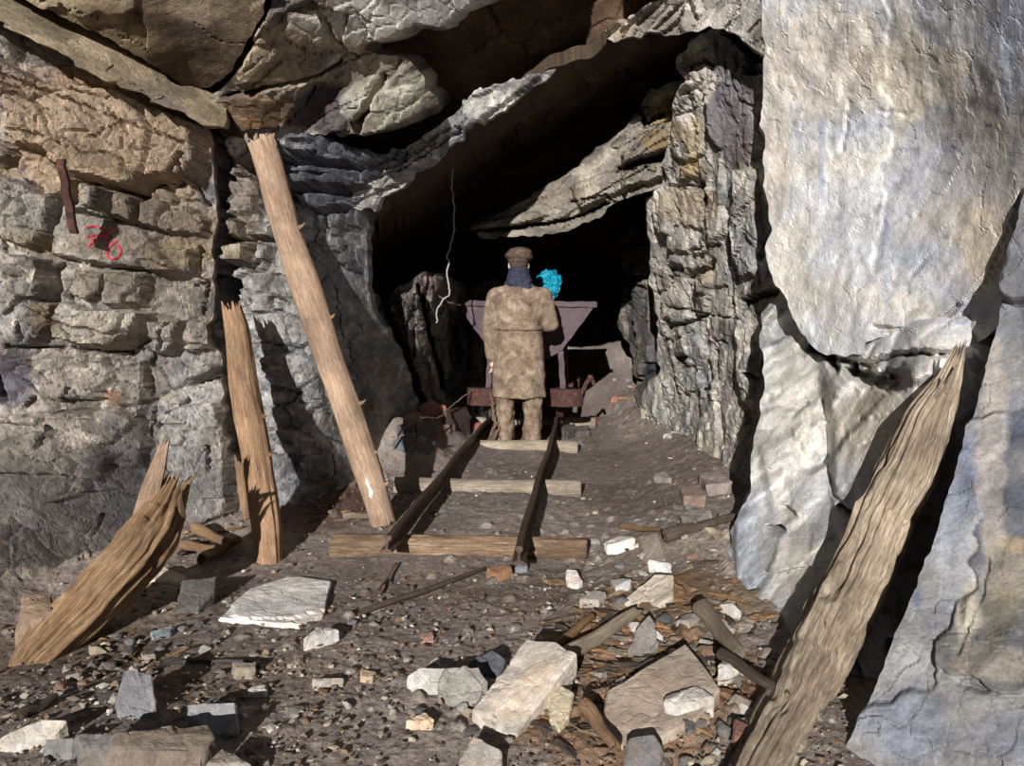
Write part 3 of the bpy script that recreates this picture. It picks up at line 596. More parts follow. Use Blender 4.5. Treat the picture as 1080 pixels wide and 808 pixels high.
GY = np.repeat(rowsY[:, None], len(colsS), 1)
GX = colsS[None, :] * np.maximum(GY, 1.3) * np.where(GY < 1.3, 1 + .9 * (1.3 - GY), 1)
X, Y = GX.ravel(), GY.ravel()
P0 = np.c_[X, Y, X * 0]
Z = fz(X, Y)
near = np.clip((Y - .8) / .4, 0, 1)
rub = np.clip(.35 + 1.0 * fbm(P0 * .8, 3, 510) + np.exp(-(d2line(X, Y, RW) / .5) ** 2) + .8 * np.exp(-(d2line(X, Y, LW) / .45) ** 2) + .6 * np.exp(-((X - .5) / .5) ** 2 - ((Y - 2.4) / .6) ** 2) + np.clip(Y - 8, 0, 1), .12, .8)
F1, F2, ID, D = voro(P0 / .07 + .3 * np.stack([vnoise(P0 * 9 + k, k) for k in range(3)], -1), 1, 520)
G1, G2, ID2, D2 = voro(P0 / .022, 1, 530)
stones = (ID[:, 0] > .8) * np.clip((.5 - F1) / .25, 0, 1)
Z = Z + near * rub * (.018 * stones * (.5 + ID[:, 1]) + .005 * ID2[:, 0] * np.clip((.6 - G1) / .3, 0, 1) + .014 * fbm(P0 * 7, 4, 540)) + .006 * fbm(P0 * 22, 3, 541)
c1 = lin((160, 148, 140)); c2 = lin((116, 105, 99))
t = np.clip(.5 + .9 * fbm(P0 * 1.7, 4, 550), 0, 1)[:, None]
col = c2 * (1 - t) + c1 * t
col = np.where((stones[:, None] * rub[:, None] > .2), (lin((120, 114, 106)) * (1 - ID[:, 2:3]) + lin((170, 160, 146)) * ID[:, 2:3]), col)
chip = ((ID2[:, 0] > .80) & (G1 < .4))[:, None] * rub[:, None]
pal = np.array([lin(c) for c in [(190,176,150), (150,110,70), (120,122,128), (210,206,196), (96,70,54), (160,130,96)]])
col = col * (1 - chip) + pal[(ID2[:, 1] * 5.99).astype(int)] * chip
def zone(px, py, rx, ry, c, s):
    global col
    p = on(px, py, 0.0); dx = (X - p[0]) / rx; dy = (Y - p[1]) / ry
    dd = np.sqrt(dx * dx + dy * dy) + .5 * fbm(P0 * 3.2 + px, 4, 9)
    wv = np.clip((1.1 - dd) / .3, 0, 1)[:, None] * s
    col = col * (1 - wv) + lin(c) * wv * (.75 + .6 * ID2[:, 2:3])
zone(655, 720, .42, .42, (150, 112, 76), .65); zone(720, 650, .32, .25, (140, 110, 78), .6); zone(660, 655, .35, .25, (140, 110, 80), .55)
zone(770, 740, .15, .2, (128, 96, 76), .5); zone(150, 640, .25, .4, (160, 146, 122), .35); zone(340, 545, .3, .3, (90, 62, 50), .6); zone(500, 540, .3, .35, (130, 124, 116), .7)
zone(520, 483, .3, .3, (122, 114, 108), .6); zone(670, 500, .7, 1.2, (104, 92, 86), .6); zone(700, 590, .3, .3, (120, 108, 92), .4); zone(240, 720, .5, .2, (112, 98, 84), .6); zone(555, 605, .25, .15, (130, 126, 118), .6)
zone(370, 530, .2, .3, (84, 56, 46), .6); zone(80, 690, .35, .2, (100, 84, 70), .5); zone(520, 620, .5, .25, (104, 90, 78), .5)
col = col * (1 + .28 * fbm(P0 * 30, 3, 560))[:, None]
nx = len(colsS); ny = len(rowsY); idx = np.arange(nx * ny).reshape(ny, nx)
q = np.stack([idx[:-1, :-1], idx[:-1, 1:], idx[1:, 1:], idx[1:, :-1]], -1).reshape(-1, 4)
obj('floor', mesh_np('floor', np.c_[X, Y, Z], q, M['dirt'], False, np.clip(col, .004, .9)), kind='structure')
# ================================================================== OBJECTS
def bvh_of(names):
    bm = bmesh.new()
    for o in COL.objects:
        if o.type == 'MESH' and any(o.name == n for n in names): bm.from_mesh(o.data)
    t = BVHTree.FromBMesh(bm); bm.free(); return t
ROCKS = [o.name for o in COL.objects if o.type == 'MESH' and o.get('kind') == 'structure' and 'hill' not in o.name]
BV = bvh_of(ROCKS); BF = bvh_of(['floor'])
def hit(px, py, back=0.0):                 # point of the rock seen there, moved back towards the lens side by `back`
    r = Vector(rays(px, py)).normalized(); h = BV.ray_cast(Vector(CAM), r)
    return np.array(h[0] - r * back) if h[0] is not None else at(px, py, 5.0)
def floor_z(x, y):
    h = BF.ray_cast(Vector((x, y, 3.0)), Vector((0, 0, -1)))
    return h[0].z if h[0] is not None else fzs(x, y)
def wood_mat(name, c1, c2, c3, rough=.85, fine=1.0):
    m, nt, b = mat_new(name, rough, .15)
    a = coords(nt, 'UV', (9 * fine, 3.0, 1)); a2 = coords(nt, 'UV', (44 * fine, 9, 1)); tc = coords(nt)
    g = nz(nt, 2.6, 9, .72, a, .5); g2 = nz(nt, 4, 6, .6, a2, .3); p = nz(nt, 3.5, 4, .6, tc)
    col = ramp(nt, g, [(.25, lin(c2)), (.5, lin(c1)), (.72, lin(c3))])
    col = mixc(nt, col, ramp(nt, g2, [(.35, (.6,) * 3), (.65, (1.25,) * 3)]), 1.0, 'MULTIPLY')
    col = mixc(nt, col, ramp(nt, p, [(.35, (.6,) * 3), (.65, (1.18,) * 3)]), 1.0, 'MULTIPLY')
    nt.links.new(col, b.inputs['Base Color'])
    n1 = bump(nt, b, g, .8, .015); bump(nt, b, g2, .6, .004, n1)
    return m
M['wood_tan'] = wood_mat('bare_pine_trunk', (186, 156, 132), (140, 112, 92), (214, 190, 166))
M['wood_brown'] = wood_mat('orange_brown_timber', (172, 138, 108), (110, 84, 64), (204, 174, 142))
M['wood_rot'] = wood_mat('rotted_brown_timber', (166, 134, 102), (84, 62, 46), (212, 184, 150), fine=1.8)
M['wood_grey'] = wood_mat('weathered_grey_brown_timber', (178, 160, 138), (88, 72, 60), (228, 216, 198), fine=1.8)
M['wood_sleeper'] = wood_mat('sleeper_timber', (168, 154, 136), (112, 92, 76), (204, 196, 184))
M['wood_dark'] = wood_mat('old_dark_timber', (104, 92, 82), (66, 56, 50), (140, 126, 112))
M['wood_old'] = wood_mat('decayed_sleeper_timber', (142, 118, 96), (88, 70, 58), (196, 172, 142))
M['wood_chip'] = wood_mat('wood_chip', (178, 140, 100), (120, 86, 60), (210, 182, 146))
M['white_paint'], _n, _b = mat_new('white_lichen_patch', .9); _b.inputs['Base Color'].default_value = (.75, .74, .70, 1)

# a lengthwise-grained trunk: pts = list of (point, rx, ry) ; splintered ends
def log_mesh(name, pts, mat, seed=0, seg=48, ring=70, rough=.06, grooves=.05, tear0=0.0, tear1=.0, flat=1.0, holes=0.0):
    P = np.array([p[0] for p in pts], float); rr = np.array([p[1] for p in pts], float)
    L = np.r_[0, np.cumsum(np.linalg.norm(np.diff(P, axis=0), axis=1))]; T = np.linspace(0, L[-1], ring)
    C = np.stack([np.interp(T, L, P[:, k]) for k in range(3)], -1)
    k = 5; Cs = C.copy()
    for _ in range(6): Cs[1:-1] = (Cs[:-2] + 2 * Cs[1:-1] + Cs[2:]) / 4
    C = Cs; Rr = np.interp(T, L, rr)
    D = np.gradient(C, axis=0); D /= np.linalg.norm(D, axis=1)[:, None]
    up = np.array([0, -1.0, .2]); U = np.cross(D, up); U /= np.linalg.norm(U, axis=1)[:, None]; W = np.cross(U, D)
    th = np.linspace(0, 2 * np.pi, seg, endpoint=False)
    ct, st = np.cos(th), np.sin(th)
    tt, hh = np.meshgrid(T, th, indexing='ij')
    Q = np.stack([np.cos(hh) * 1.0, np.sin(hh) * 1.0, tt * 1.6 / 1.0], -1).reshape(-1, 3)
    big = fbm(Q * np.array([1.2, 1.2, 1.5]) + seed, 3, seed); gr = ridged(Q * np.array([5, 5, .8]) + seed, 3, seed + 3)
    fn = fbm(Q * np.array([9, 9, 3.0]) + seed, 3, seed + 5)
    knots = np.clip(fbm(Q * np.array([1.6, 1.6, 5]) + seed, 2, seed + 8) - .35, 0, 1)
    rad = Rr[:, None] * (1 + (2.2 * rough * big + grooves * gr + .6 * grooves * fn + 1.1 * rough * 6 * knots * .3).reshape(ring, seg))
    if holes:
        hv = np.clip(fbm(Q * np.array([2.2, 2.2, 3.2]) + 40, 3, seed + 12) - .12, 0, 1).reshape(ring, seg); rad = rad * (1 - holes * hv)
    Vt = C[:, None] + U[:, None] * (rad * ct)[..., None] + W[:, None] * (rad * st * flat)[..., None]
    # torn ends: push end rings along the axis by angular noise
    e0 = np.abs(ridged(np.stack([ct * 2.2, st * 2.2, ct * 0 + seed], -1), 3, seed + 20)); e1 = np.abs(ridged(np.stack([ct * 2.6, st * 2.6, ct * 0 + seed + 9], -1), 3, seed + 21))
    for (e, tear, sgn, base) in ((e0, tear0, -1, 0), (e1, tear1, 1, ring - 1)):
        if tear:
            for j in range(10):
                i = base - sgn * j; w_ = (1 - j / 10.0)
                Vt[i] += sgn * D[i] * (e[:, None] * tear * w_)
    V = Vt.reshape(-1, 3); F = []
    idx = np.arange(ring * seg).reshape(ring, seg)
    q = np.stack([idx[:-1], np.roll(idx[:-1], -1, 1), np.roll(idx[1:], -1, 1), idx[1:]], -1).reshape(-1, 4)
    # end caps as shrinking rings
    V = list(map(tuple, V)); q = q.tolist()
    for base, sgn in ((0, -1), (ring - 1, 1)):
        prev = idx[base].tolist(); c = C[base]
        for s_, dep in ((.62, -.012), (.25, -.02)):
            cur = []
            for j in range(seg):
                p = c + (Vt[base, j] - c) * s_ + D[base] * sgn * (dep + .01 * math.sin(j * 2.3 + s_ * 9))
                if s_ == .62 and (tear0 if base == 0 else tear1): p = p - D[base] * sgn * .02 * (j % 3)
                cur.append(len(V)); V.append(tuple(p))
            for j in range(seg):
                j2 = (j + 1) % seg
                q.append([prev[j2], prev[j], cur[j], cur[j2]] if sgn < 0 else [prev[j], prev[j2], cur[j2], cur[j]])
            prev = cur
        V.append(tuple(c)); ci = len(V) - 1
        for j in range(0, seg, 2): q.append([prev[j], prev[(j + 1) % seg], prev[(j + 2) % seg], ci])
    me = mesh_np(name, V, q, mat, True)
    uv = me.uv_layers.new(name='UVMap'); co = np.zeros((len(me.vertices), 2))
    n0 = ring * seg; co[:n0, 0] = np.abs(((hh.ravel() / (2 * np.pi) * 2) % 2) - 1); co[:n0, 1] = tt.ravel()
    co[n0:, 0] = np.random.RandomState(1).rand(len(co) - n0); co[n0:, 1] = .3
    li = np.zeros(len(me.loops), np.int32); me.loops.foreach_get('vertex_index', li)
    uv.data.foreach_set('uv', co[li].astype(np.float32).ravel())
    return me
def hull_stub(name, parent, base, tip, r, mat, label=None):     # a short pointed splinter or branch stub
    bm = bmesh.new(); b = Vector(base); t = Vector(tip); d = (t - b).normalized(); u = d.orthogonal().normalized(); v = d.cross(u)
    rings = []
    for k, (f, s_) in enumerate(((0, 1.0), (.35, .75), (.7, .45), (1, .12))):
        c = b.lerp(t, f) + u * r * .25 * math.sin(k * 2.1)
        rings.append([bm.verts.new(c + (u * math.cos(a) + v * math.sin(a) * .7) * r * s_) for a in [i * math.pi / 3 for i in range(6)]])
    for a, c in zip(rings[:-1], rings[1:]):
        for i in range(6): bm.faces.new((a[i], a[(i + 1) % 6], c[(i + 1) % 6], c[i]))
    bm.faces.new(rings[0][::-1]); bm.faces.new(rings[-1])
    me = bm_mesh(name, bm, mat); me.uv_layers.new(name='UVMap')
    return obj(name, me, parent=parent, label=label)

# ---- tall bare trunk leaning on the left wall
def prop_points(specs, ya, yb, rad):
    n = len(specs); out = []
    for i, (px, py, hw) in enumerate(specs):
        Y = ya + (yb - ya) * i / (n - 1) if not isinstance(ya, (list, tuple)) else ya[i]
        out.append((at(px, py, Y), hw * Y / FPX))
    return out
def ground_Y(px, py): return float(ong(px, py)[1])
tall_log_pts = [(276,152,15,4.10),(283,170,14.5,4.10),(292,205,14,4.10),(303,245,14,4.1),(318,290,15,4.1),(335,340,15,4.1),(350,385,15,4.1),(366,430,15,4.09),(382,478,15,4.08),(394,515,14,4.06),(404,552,13,4.04)]
def make_log(name, pts, mat, label, cat='timber', **k):
    P = [(at(p[0], p[1], p[3]), p[2] * p[3] / FPX) for p in pts]
    me = log_mesh(name, P, mat, **k)
    return obj(name, me, label=label, cat=cat), P
tall, TP = make_log('leaning_trunk', tall_log_pts, M['wood_tan'], 'tall bare pale trunk leaning on the left rock wall beside the track', seed=5, rough=.035, grooves=.045, tear1=.03, tear0=.04, ring=110)
for (i, side, ln) in ((3, 1, .055), (5, -1, .04), (5, 1, .05), (7, 1, .06), (8, 1, .045), (9, 1, .04), (2, -1, .03)):
    c, r = TP[i]; d = np.array([side * .95, -.2, .15]); b = c + d * r * .7
    hull_stub('branch_stub', tall, b, b + d * (ln) + np.array([0, 0, .03 * (i % 2)]), .022, M['wood_tan'])
c, r = TP[0]
for a in (-.9, -.2, .5, 1.0): hull_stub('splinter', tall, c + np.array([a * r * .8, -.03, -.03]), c + np.array([a * r * 1.0, -.03, .05]), .03, M['wood_tan'])
b_, _r = TP[9]
bm = bmesh.new(); bmesh.ops.create_icosphere(bm, subdivisions=3, radius=1)
for v in bm.verts:
    n_ = v.co.copy(); v.co = Vector((n_.x * .013 * (1 + .6 * math.sin(n_.z * 5 + n_.x * 3)) + .003 * math.sin(n_.z * 3), n_.y * .010, n_.z * .075))
me = bm_mesh('white_fungus_patch', bm, M['white_paint']); o = obj('white_fungus_patch', me, parent=tall, label='white crusty patch near the foot'); o.location = Vector(b_ + np.array([-.005, -_r * .93, .0])); o.rotation_euler = (0.05, R(-16), 0)
# ---- short brown timber in front of the fissure
short_pts = [(246,330,9,3.86),(250,348,12,3.85),(256,400,14,3.80),(263,440,15,3.76),(270,480,15,3.70),(276,520,15,3.64),(282,560,15,3.57),(285,600,13,3.48)]
short, SPp = make_log('upright_timber', short_pts, M['wood_brown'], 'short orange-brown timber standing against the dark fissure in the left wall', seed=9, rough=.04, grooves=.10, tear0=.10, ring=90)
for (i, side, ln) in ((3, 1, .05), (4, 1, .05), (5, 1, .03)):
    c, r = SPp[i]; d = np.array([side * .95, -.2, .1]); b = c + d * r * .75
    hull_stub('branch_stub', short, b, b + d * ln, .02, M['wood_brown'])
# thin splintered plank beside it
sl, _ = make_log('splintered_slat', [(252,488,4,3.86),(255,510,5,3.85),(258,530,5,3.84),(261,548,4,3.82)], M['wood_brown'], 'thin splintered slat stuck upright behind the short brown timber', cat='wood scrap', seed=12, rough=.12, tear0=.06, seg=20, ring=30, grooves=.15)
# ---- broken rotten beam lower left
YB = ground_Y(24, 712)
rot_pts = [(14,720,12,2.38),(40,692,22,2.46),(66,666,25,2.54),(92,640,26,2.62),(118,612,27,2.72),(145,582,28,2.82),(162,560,26,2.90),(174,540,20,2.96),(182,522,10,3.0)]
rotb, RP = make_log('broken_beam', rot_pts, M['wood_rot'], 'thick rotten orange-brown beam lying tilted at the lower left with a splintered upper end', seed=21, rough=.10, grooves=.24, tear0=.08, tear1=.12, ring=170, seg=90, holes=.5)
up_me, _ = None, None
P = [(at(x_, y_, Y_), h_ * Y_ / FPX) for (x_, y_, h_, Y_) in [(146,560,9,2.92),(152,540,10,2.95),(160,515,10,2.98),(166,495,8,3.0),(172,472,4,3.02)]]
obj('split_prong', log_mesh('split_prong', P, M['wood_tan'], seed=23, rough=.05, grooves=.18, tear1=.08, seg=28, ring=40, flat=.6), parent=rotb, label='long pale splintered prong')
P = [(at(x_, y_, Y_), h_ * Y_ / FPX) for (x_, y_, h_, Y_) in [(166,548,8,2.95),(172,528,7,2.98),(178,512,3,3.0)]]
obj('split_prong', log_mesh('split_prong', P, M['wood_rot'], seed=24, rough=.05, grooves=.18, tear1=.05, seg=24, ring=30, flat=.6), parent=rotb)
for (a, b, r) in (((186,522,3.0),(207,500,2.96),.02), ((182,540,2.95),(190,510,2.92),.03), ((190,548,2.95),(192,516,2.9),.02), ((60,716,2.4),(80,690,2.5),.02)):
    hull_stub('splinter', rotb, at(*a), at(*b), r, M['wood_rot'])
# ---- big weathered timber at right
big_pts = [(1006,386,5,2.64),(1000,402,11,2.63),(991,420,16,2.61),(976,447,21,2.59),(957,500,25,2.60),(934,540,26,2.60),(919,580,26,2.54),(902,615,28,2.47),(884,650,29,2.38),(857,703,28,2.21),(838,738,27,2.06),(820,772,27,1.90),(802,806,26,1.78),(784,840,24,1.68)]
bigw, BP = make_log('weathered_timber', big_pts, M['wood_grey'], 'large weathered grey-brown timber leaning in the gap between the right rocks', seed=31, rough=.07, grooves=.22, tear0=.16, ring=230, seg=110, holes=.55)
for (x1, y1, x2, y2, Y_, r) in ((985,440,1010,384,2.58,.030),(970,460,996,396,2.58,.024),(950,540,966,500,2.545,.014),(955,510,983,499,2.55,.013),(932,560,955,553,2.515,.016),(905,620,930,604,2.415,.018),(884,640,914,645,2.36,.016),(865,690,872,656,2.24,.015),(955,520,972,488,2.55,.012)):
    hull_stub('splinter', bigw, at(x1, y1, Y_ + .02), at(x2, y2, Y_ - .01), r, M['wood_grey'])

# ---- iron bar on the left wall
M['rust'], _nt, _b = mat_new('rusty_iron', .8, .3, .3)
_c = ramp(_nt, nz(_nt, 30, 6, .7, coords(_nt)), [(.3, lin((52, 38, 38))), (.55, lin((84, 58, 52))), (.75, lin((140, 82, 52)))])
_nt.links.new(_c, _b.inputs['Base Color']); bump(_nt, _b, nz(_nt, 80, 5, .7, coords(_nt)), .6, .004)
def bar(name, a, b, w, t, mat, parent=None, seg=10, wob=.003, **k):
    a, b = Vector(a), Vector(b); d = (b - a); L = d.length; d.normalize(); u = d.cross(Vector((0, -1, 0))).normalized(); v = d.cross(u)
    bm = bmesh.new(); rings = []
    for i in range(seg + 1):
        c = a + d * L * i / seg + u * wob * math.sin(i * 1.7) + v * wob * math.cos(i * 2.3)
        rings.append([bm.verts.new(c + u * x * w / 2 + v * y * t / 2) for x, y in ((-1, -.8), (-.8, -1), (.8, -1), (1, -.8), (1, .8), (.8, 1), (-.8, 1), (-1, .8))])
    for p, q in zip(rings[:-1], rings[1:]):
        for i in range(8): bm.faces.new((p[i], p[(i + 1) % 8], q[(i + 1) % 8], q[i]))
    bm.faces.new(rings[0][::-1]); bm.faces.new(rings[-1])
    return obj(name, bm_mesh(name, bm, mat), parent=parent, **k)
h1 = hit(64, 172, .0); h2 = hit(78, 246, .03)
bar('iron_bar', at(64, 168, h1[1] - .10), at(78, 246, h2[1] - .06), .034, .02, M['rust'], label='rusty iron bar hanging on the upper left rock wall above the red paint', cat='iron bar')
# ---- red spray paint
M['red_paint'], _nt, _b = mat_new('red_spray_paint', .6, .3); 
_c = ramp(_nt, nz(_nt, 60, 4, .7, coords(_nt)), [(.35, lin((176, 42, 56))), (.6, lin((226, 66, 88)))]); _nt.links.new(_c, _b.inputs['Base Color'])
def ribbon(name, strokes, hw, mat, lift=.003, **k):
    V = []; F = []
    for st in strokes:
        pts = []
        for a, b in zip(st[:-1], st[1:]):
            n = max(2, int(math.hypot(b[0] - a[0], b[1] - a[1]) / 1.2))
            pts += [(a[0] + (b[0] - a[0]) * i / n, a[1] + (b[1] - a[1]) * i / n) for i in range(n)]
        pts.append(st[-1]); base = len(V)
        for i, p in enumerate(pts):
            q = pts[min(i + 1, len(pts) - 1)]; r_ = pts[max(i - 1, 0)]; dx, dy = q[0] - r_[0], q[1] - r_[1]; l = math.hypot(dx, dy) or 1
            w_ = hw * (1 + .35 * math.sin(i * 1.3) * math.cos(i * .7))
            for s_ in (-1, -.33, .33, 1): V.append(tuple(hit(p[0] - dy / l * w_ * s_, p[1] + dx / l * w_ * s_, lift)))
        for i in range(len(pts) - 1):
            for j in range(3):
                a = base + i * 4 + j; F.append((a, a + 1, a + 5, a + 4))
    me = mesh_np(name, V, F, mat); o = obj(name, me, **k)
    md = o.modifiers.new('s', 'SOLIDIFY'); md.thickness = .002; return o
ribbon('spray_paint_mark', [[(91,240),(98,238),(107,241),(111,244)], [(92,250),(100,248),(112,249)], [(92,261),(98,255),(108,249),(116,245),(124,239)], [(112,250),(116,254),(112,260)], [(96,252),(104,254)],
        [(124,254),(119,257),(114,263),(113,270),(118,274),(125,271),(128,264),(124,258)]], .85, M['red_paint'], label='red spray-painted number on the left rock wall', cat='graffiti')

# ---- rail track
PX0 = on(479, 565, .17)
TD = np.array([.0995, .995, 0.0]); TN = np.array([.995, -.0995, 0.0])
railL0 = on(404, 566, .17); railR0 = on(548, 576, .17)
M['rail'], _nt, _b = mat_new('rusty_dark_rail', .6, .4, .4)
_c = ramp(_nt, nz(_nt, 40, 6, .7, coords(_nt)), [(.3, lin((58, 46, 44))), (.55, lin((88, 70, 62))), (.75, lin((116, 96, 86)))])
_nt.links.new(_c, _b.inputs['Base Color']); bump(_nt, _b, nz(_nt, 90, 4, .6, coords(_nt)), .5, .003)
RAIL_PROF = [(-.030,0),(-.030,.008),(-.006,.018),(-.005,.052),(-.016,.060),(-.016,.074),(-.011,.080),(.011,.080),(.016,.074),(.016,.060),(.005,.052),(.006,.018),(.030,.008),(.030,0)]
def rail(start, L, label, seed):
    bm = bmesh.new(); rings = []; n = 60; z0 = start[2] - .080
    for i in range(n + 1):
        s_ = L * i / n; wob = .010 * math.sin(s_ * 1.7 + seed) + .004 * math.sin(s_ * 5 + seed); zz = .006 * math.sin(s_ * 2.1 + seed)
        c = start + TD * s_ + TN * wob
        tilt = .12 * math.sin(seed) + .05
        rings.append([bm.verts.new((c[0] + TN[0] * (x + z * tilt), c[1] + TN[1] * x, z0 + z + zz)) for x, z in RAIL_PROF])
    m_ = len(RAIL_PROF)
    for p, q in zip(rings[:-1], rings[1:]):
        for i in range(m_): bm.faces.new((p[i], p[(i + 1) % m_], q[(i + 1) % m_], q[i]))
    bm.faces.new(rings[0][::-1]); bm.faces.new(rings[-1])
    return obj('rail', bm_mesh('rail', bm, M['rail']), label=label, cat='rail')
rl = rail(railL0, 4.6, 'left rusty iron rail of the mine track', 1.0)
rr_ = rail(railR0, 4.7, 'right rusty iron rail of the mine track', 3.4)
# sleepers
sleep = [((350,576),(618,578),.052,.022,'nearest and longest sleeper, decayed brown timber under the ends of the rails','wood_brown'),
         ((418,512),(613,517),.060,.034,'pale round sleeper second from the rail ends, crossing in front of the figure','wood_sleeper'),
         ((455,469),(610,474),.060,.034,'weathered sleeper right at the feet of the figure','wood_sleeper'),
         ((492,444),(629,448),.055,.034,'pale sleeper beneath the ore cart, just behind the figure','wood_sleeper')]
for k, (a, b, r, zc, lab, mt) in enumerate(sleep):
    A = on(a[0], a[1], zc + .01); B = on(b[0], b[1], zc + .01)
    mid = (A + B) / 2; A[1] = B[1] = mid[1]; dy = (b[0] - a[0]) * -.0; 
    A = A + np.array([0, .02, 0]); B = B + np.array([0, -.04, 0])
    pts = [(A + (B - A) * t_, r * (1 + .06 * math.sin(7 * t_ + k))) for t_ in np.linspace(0, 1, 8)]
    o = obj('sleeper', log_mesh('sleeper', pts, M['wood_sleeper'] if k else M['wood_old'], seed=41 + k, rough=.05 if k else .12, grooves=.06 if k else .2, ring=70, seg=40), label=lab, cat='railway sleeper', group='track sleepers')
# ---- ballast-free spikes: small clamps holding the rails
# ---- person
def vox(name, bm, mat, parent, size=.012, smooth=True, disp=None, label=None, sm_it=4):
    me = bpy.data.meshes.new(name); bm.to_mesh(me); bm.free(); o = obj(name, me, parent=parent, label=label); me.materials.append(mat)
    r = o.modifiers.new('r', 'REMESH'); r.mode = 'VOXEL'; r.voxel_size = size; r.use_smooth_shade = True
    s_ = o.modifiers.new('s', 'SMOOTH'); s_.iterations = sm_it; s_.factor = .5
    if disp:
        t = bpy.data.textures.new(name, 'CLOUDS'); t.noise_scale = disp[1]; t.noise_depth = 3
        d = o.modifiers.new('d', 'DISPLACE'); d.texture = t; d.strength = disp[0]; d.mid_level = .5
    bpy.context.view_layer.update()
    dg = bpy.context.evaluated_depsgraph_get(); me2 = bpy.data.meshes.new_from_object(o.evaluated_get(dg)); o.modifiers.clear(); o.data = me2; me2.name = name
    if not me2.materials: me2.materials.append(mat)
    me2.polygons.foreach_set('use_smooth', [True] * len(me2.polygons))
    return o
def caps(bm, a, b, ra, rb, sx=1.0, sy=1.0, n=16):
    a, b = Vector(a), Vector(b); d = b - a; L = d.length or 1e-4; q = d.to_track_quat('Z', 'Y')
    rings = []
    prof = [(-math.cos(t) * ra, math.sin(t) * ra) for t in [.25, .6, 1.0, 1.35]] + [(L * f, ra + (rb - ra) * f) for f in (0.02, .33, .66, .98)] + [(L + math.sin(t) * rb, math.cos(t) * rb) for t in [.25, .6, 1.0, 1.35]]
    for z, r in prof: rings.append([bm.verts.new(a + q @ Vector((math.cos(k * 2 * math.pi / n) * r * sx, math.sin(k * 2 * math.pi / n) * r * sy, z))) for k in range(n)])
    for p, s_ in zip(rings[:-1], rings[1:]):
        for i in range(n): bm.faces.new((p[i], p[(i + 1) % n], s_[(i + 1) % n], s_[i]))
    bm.faces.new(rings[0][::-1]); bm.faces.new(rings[-1])
def ell(bm, c, r, rotm=None, sub=3):
    res = bmesh.ops.create_icosphere(bm, subdivisions=sub, radius=1)
    for v in res['verts']:
        p = Vector((v.co.x * r[0], v.co.y * r[1], v.co.z * r[2]))
        if rotm is not None: p = rotm @ p
        v.co = p + Vector(c)
def loft(bm, rings, n=28):
    R_ = []
    for (cx, cy, z, rx, ry) in rings: R_.append([bm.verts.new((cx + math.cos(k * 2 * math.pi / n) * rx, cy + math.sin(k * 2 * math.pi / n) * ry, z)) for k in range(n)])
    for p, s_ in zip(R_[:-1], R_[1:]):
        for i in range(n): bm.faces.new((p[i], p[(i + 1) % n], s_[(i + 1) % n], s_[i]))
    bm.faces.new(R_[0][::-1]); bm.faces.new(R_[-1])
def cloth_mat(name, cols, scale=9, bs=.5, extra=None):
    m, nt, b = mat_new(name, .95, .08); tc = coords(nt)
    f = nz(nt, scale, 7, .68, tc, .3); f2 = nz(nt, scale * 9, 4, .7, tc)
    c = ramp(nt, f, [(.32, lin(cols[0])), (.5, lin(cols[1])), (.68, lin(cols[2]))])
    c = mixc(nt, c, ramp(nt, f2, [(.35, (.72,) * 3), (.65, (1.22,) * 3)]), 1.0, 'MULTIPLY')
    nt.links.new(c, b.inputs['Base Color']); n1 = bump(nt, b, f, bs, .02); bump(nt, b, f2, bs, .004, n1); return m
M['coat'] = cloth_mat('dusty_brown_suede', [(78, 66, 57), (128, 111, 95), (168, 151, 133)])
M['trouser'] = cloth_mat('dusty_trousers', [(88, 74, 62), (128, 110, 94), (158, 140, 122)], 12)
M['scarf'] = cloth_mat('dark_blue_wool', [(40, 42, 56), (58, 60, 76), (72, 74, 90)], 30)
M['cap'] = cloth_mat('brown_felt', [(72, 60, 52), (92, 78, 68), (110, 95, 84)], 30)
M['skin'], _nt, _b = mat_new('pale_skin', .55, .35); _b.inputs['Base Color'].default_value = (.62, .47, .38, 1)
M['hair'] = cloth_mat('grey_hair', [(60, 54, 50), (80, 72, 66), (100, 90, 84)], 60)
fp = on(547, 463, .05); FY = 6.24
fp = at(547, 463, FY); FZ = .045
man = empty('person', 'person seen from behind in long dusty brown coat, blue scarf and flat cap', 'person', loc=(fp[0], FY, FZ), rz=0)
# body: one continuous figure (local metres, facing +Y)
bm = bmesh.new()
ell(bm, (0, .015, 1.475), (.075, .092, .108)); ell(bm, (0, .075, 1.425), (.05, .045, .055))            # skull, jaw
ell(bm, (0, .112, 1.465), (.014, .022, .026)); ell(bm, (-.078, .01, 1.47), (.010, .02, .032)); ell(bm, (.078, .01, 1.47), (.010, .02, .032))   # nose, ears
ell(bm, (0, .108, 1.425), (.028, .012, .010)); ell(bm, (-.03, .098, 1.495), (.016, .01, .010)); ell(bm, (.03, .098, 1.495), (.016, .01, .010))
caps(bm, (0, 0, 1.26), (0, .015, 1.42), .055, .055)
loft(bm, [(0, 0, .80, .13, .095), (0, 0, .90, .155, .11), (0, 0, 1.02, .145, .10), (0, 0, 1.15, .17, .115), (0, 0, 1.26, .175, .10), (0, 0, 1.31, .10, .07)])
for s in (-1, 1):
    hipx = s * .085; kx = s * .095
    caps(bm, (hipx, 0, .82), (kx, .02, .45), .085, .058); caps(bm, (kx, .02, .45), (s * .114, -.01, .09), .056, .036)
    caps(bm, (s * .114, -.03, .04), (s * .124, .14, .028), .036, .028, 1.1)
LA = [(-.175, 0, 1.25), (-.225, .0, .98), (-.215, .06, .74)]
RA = [(.175, 0, 1.25), (.225, .03, 1.00), (.10, .26, 1.06)]
for A in (LA, RA): caps(bm, A[0], A[1], .048, .038); caps(bm, A[1], A[2], .038, .027)
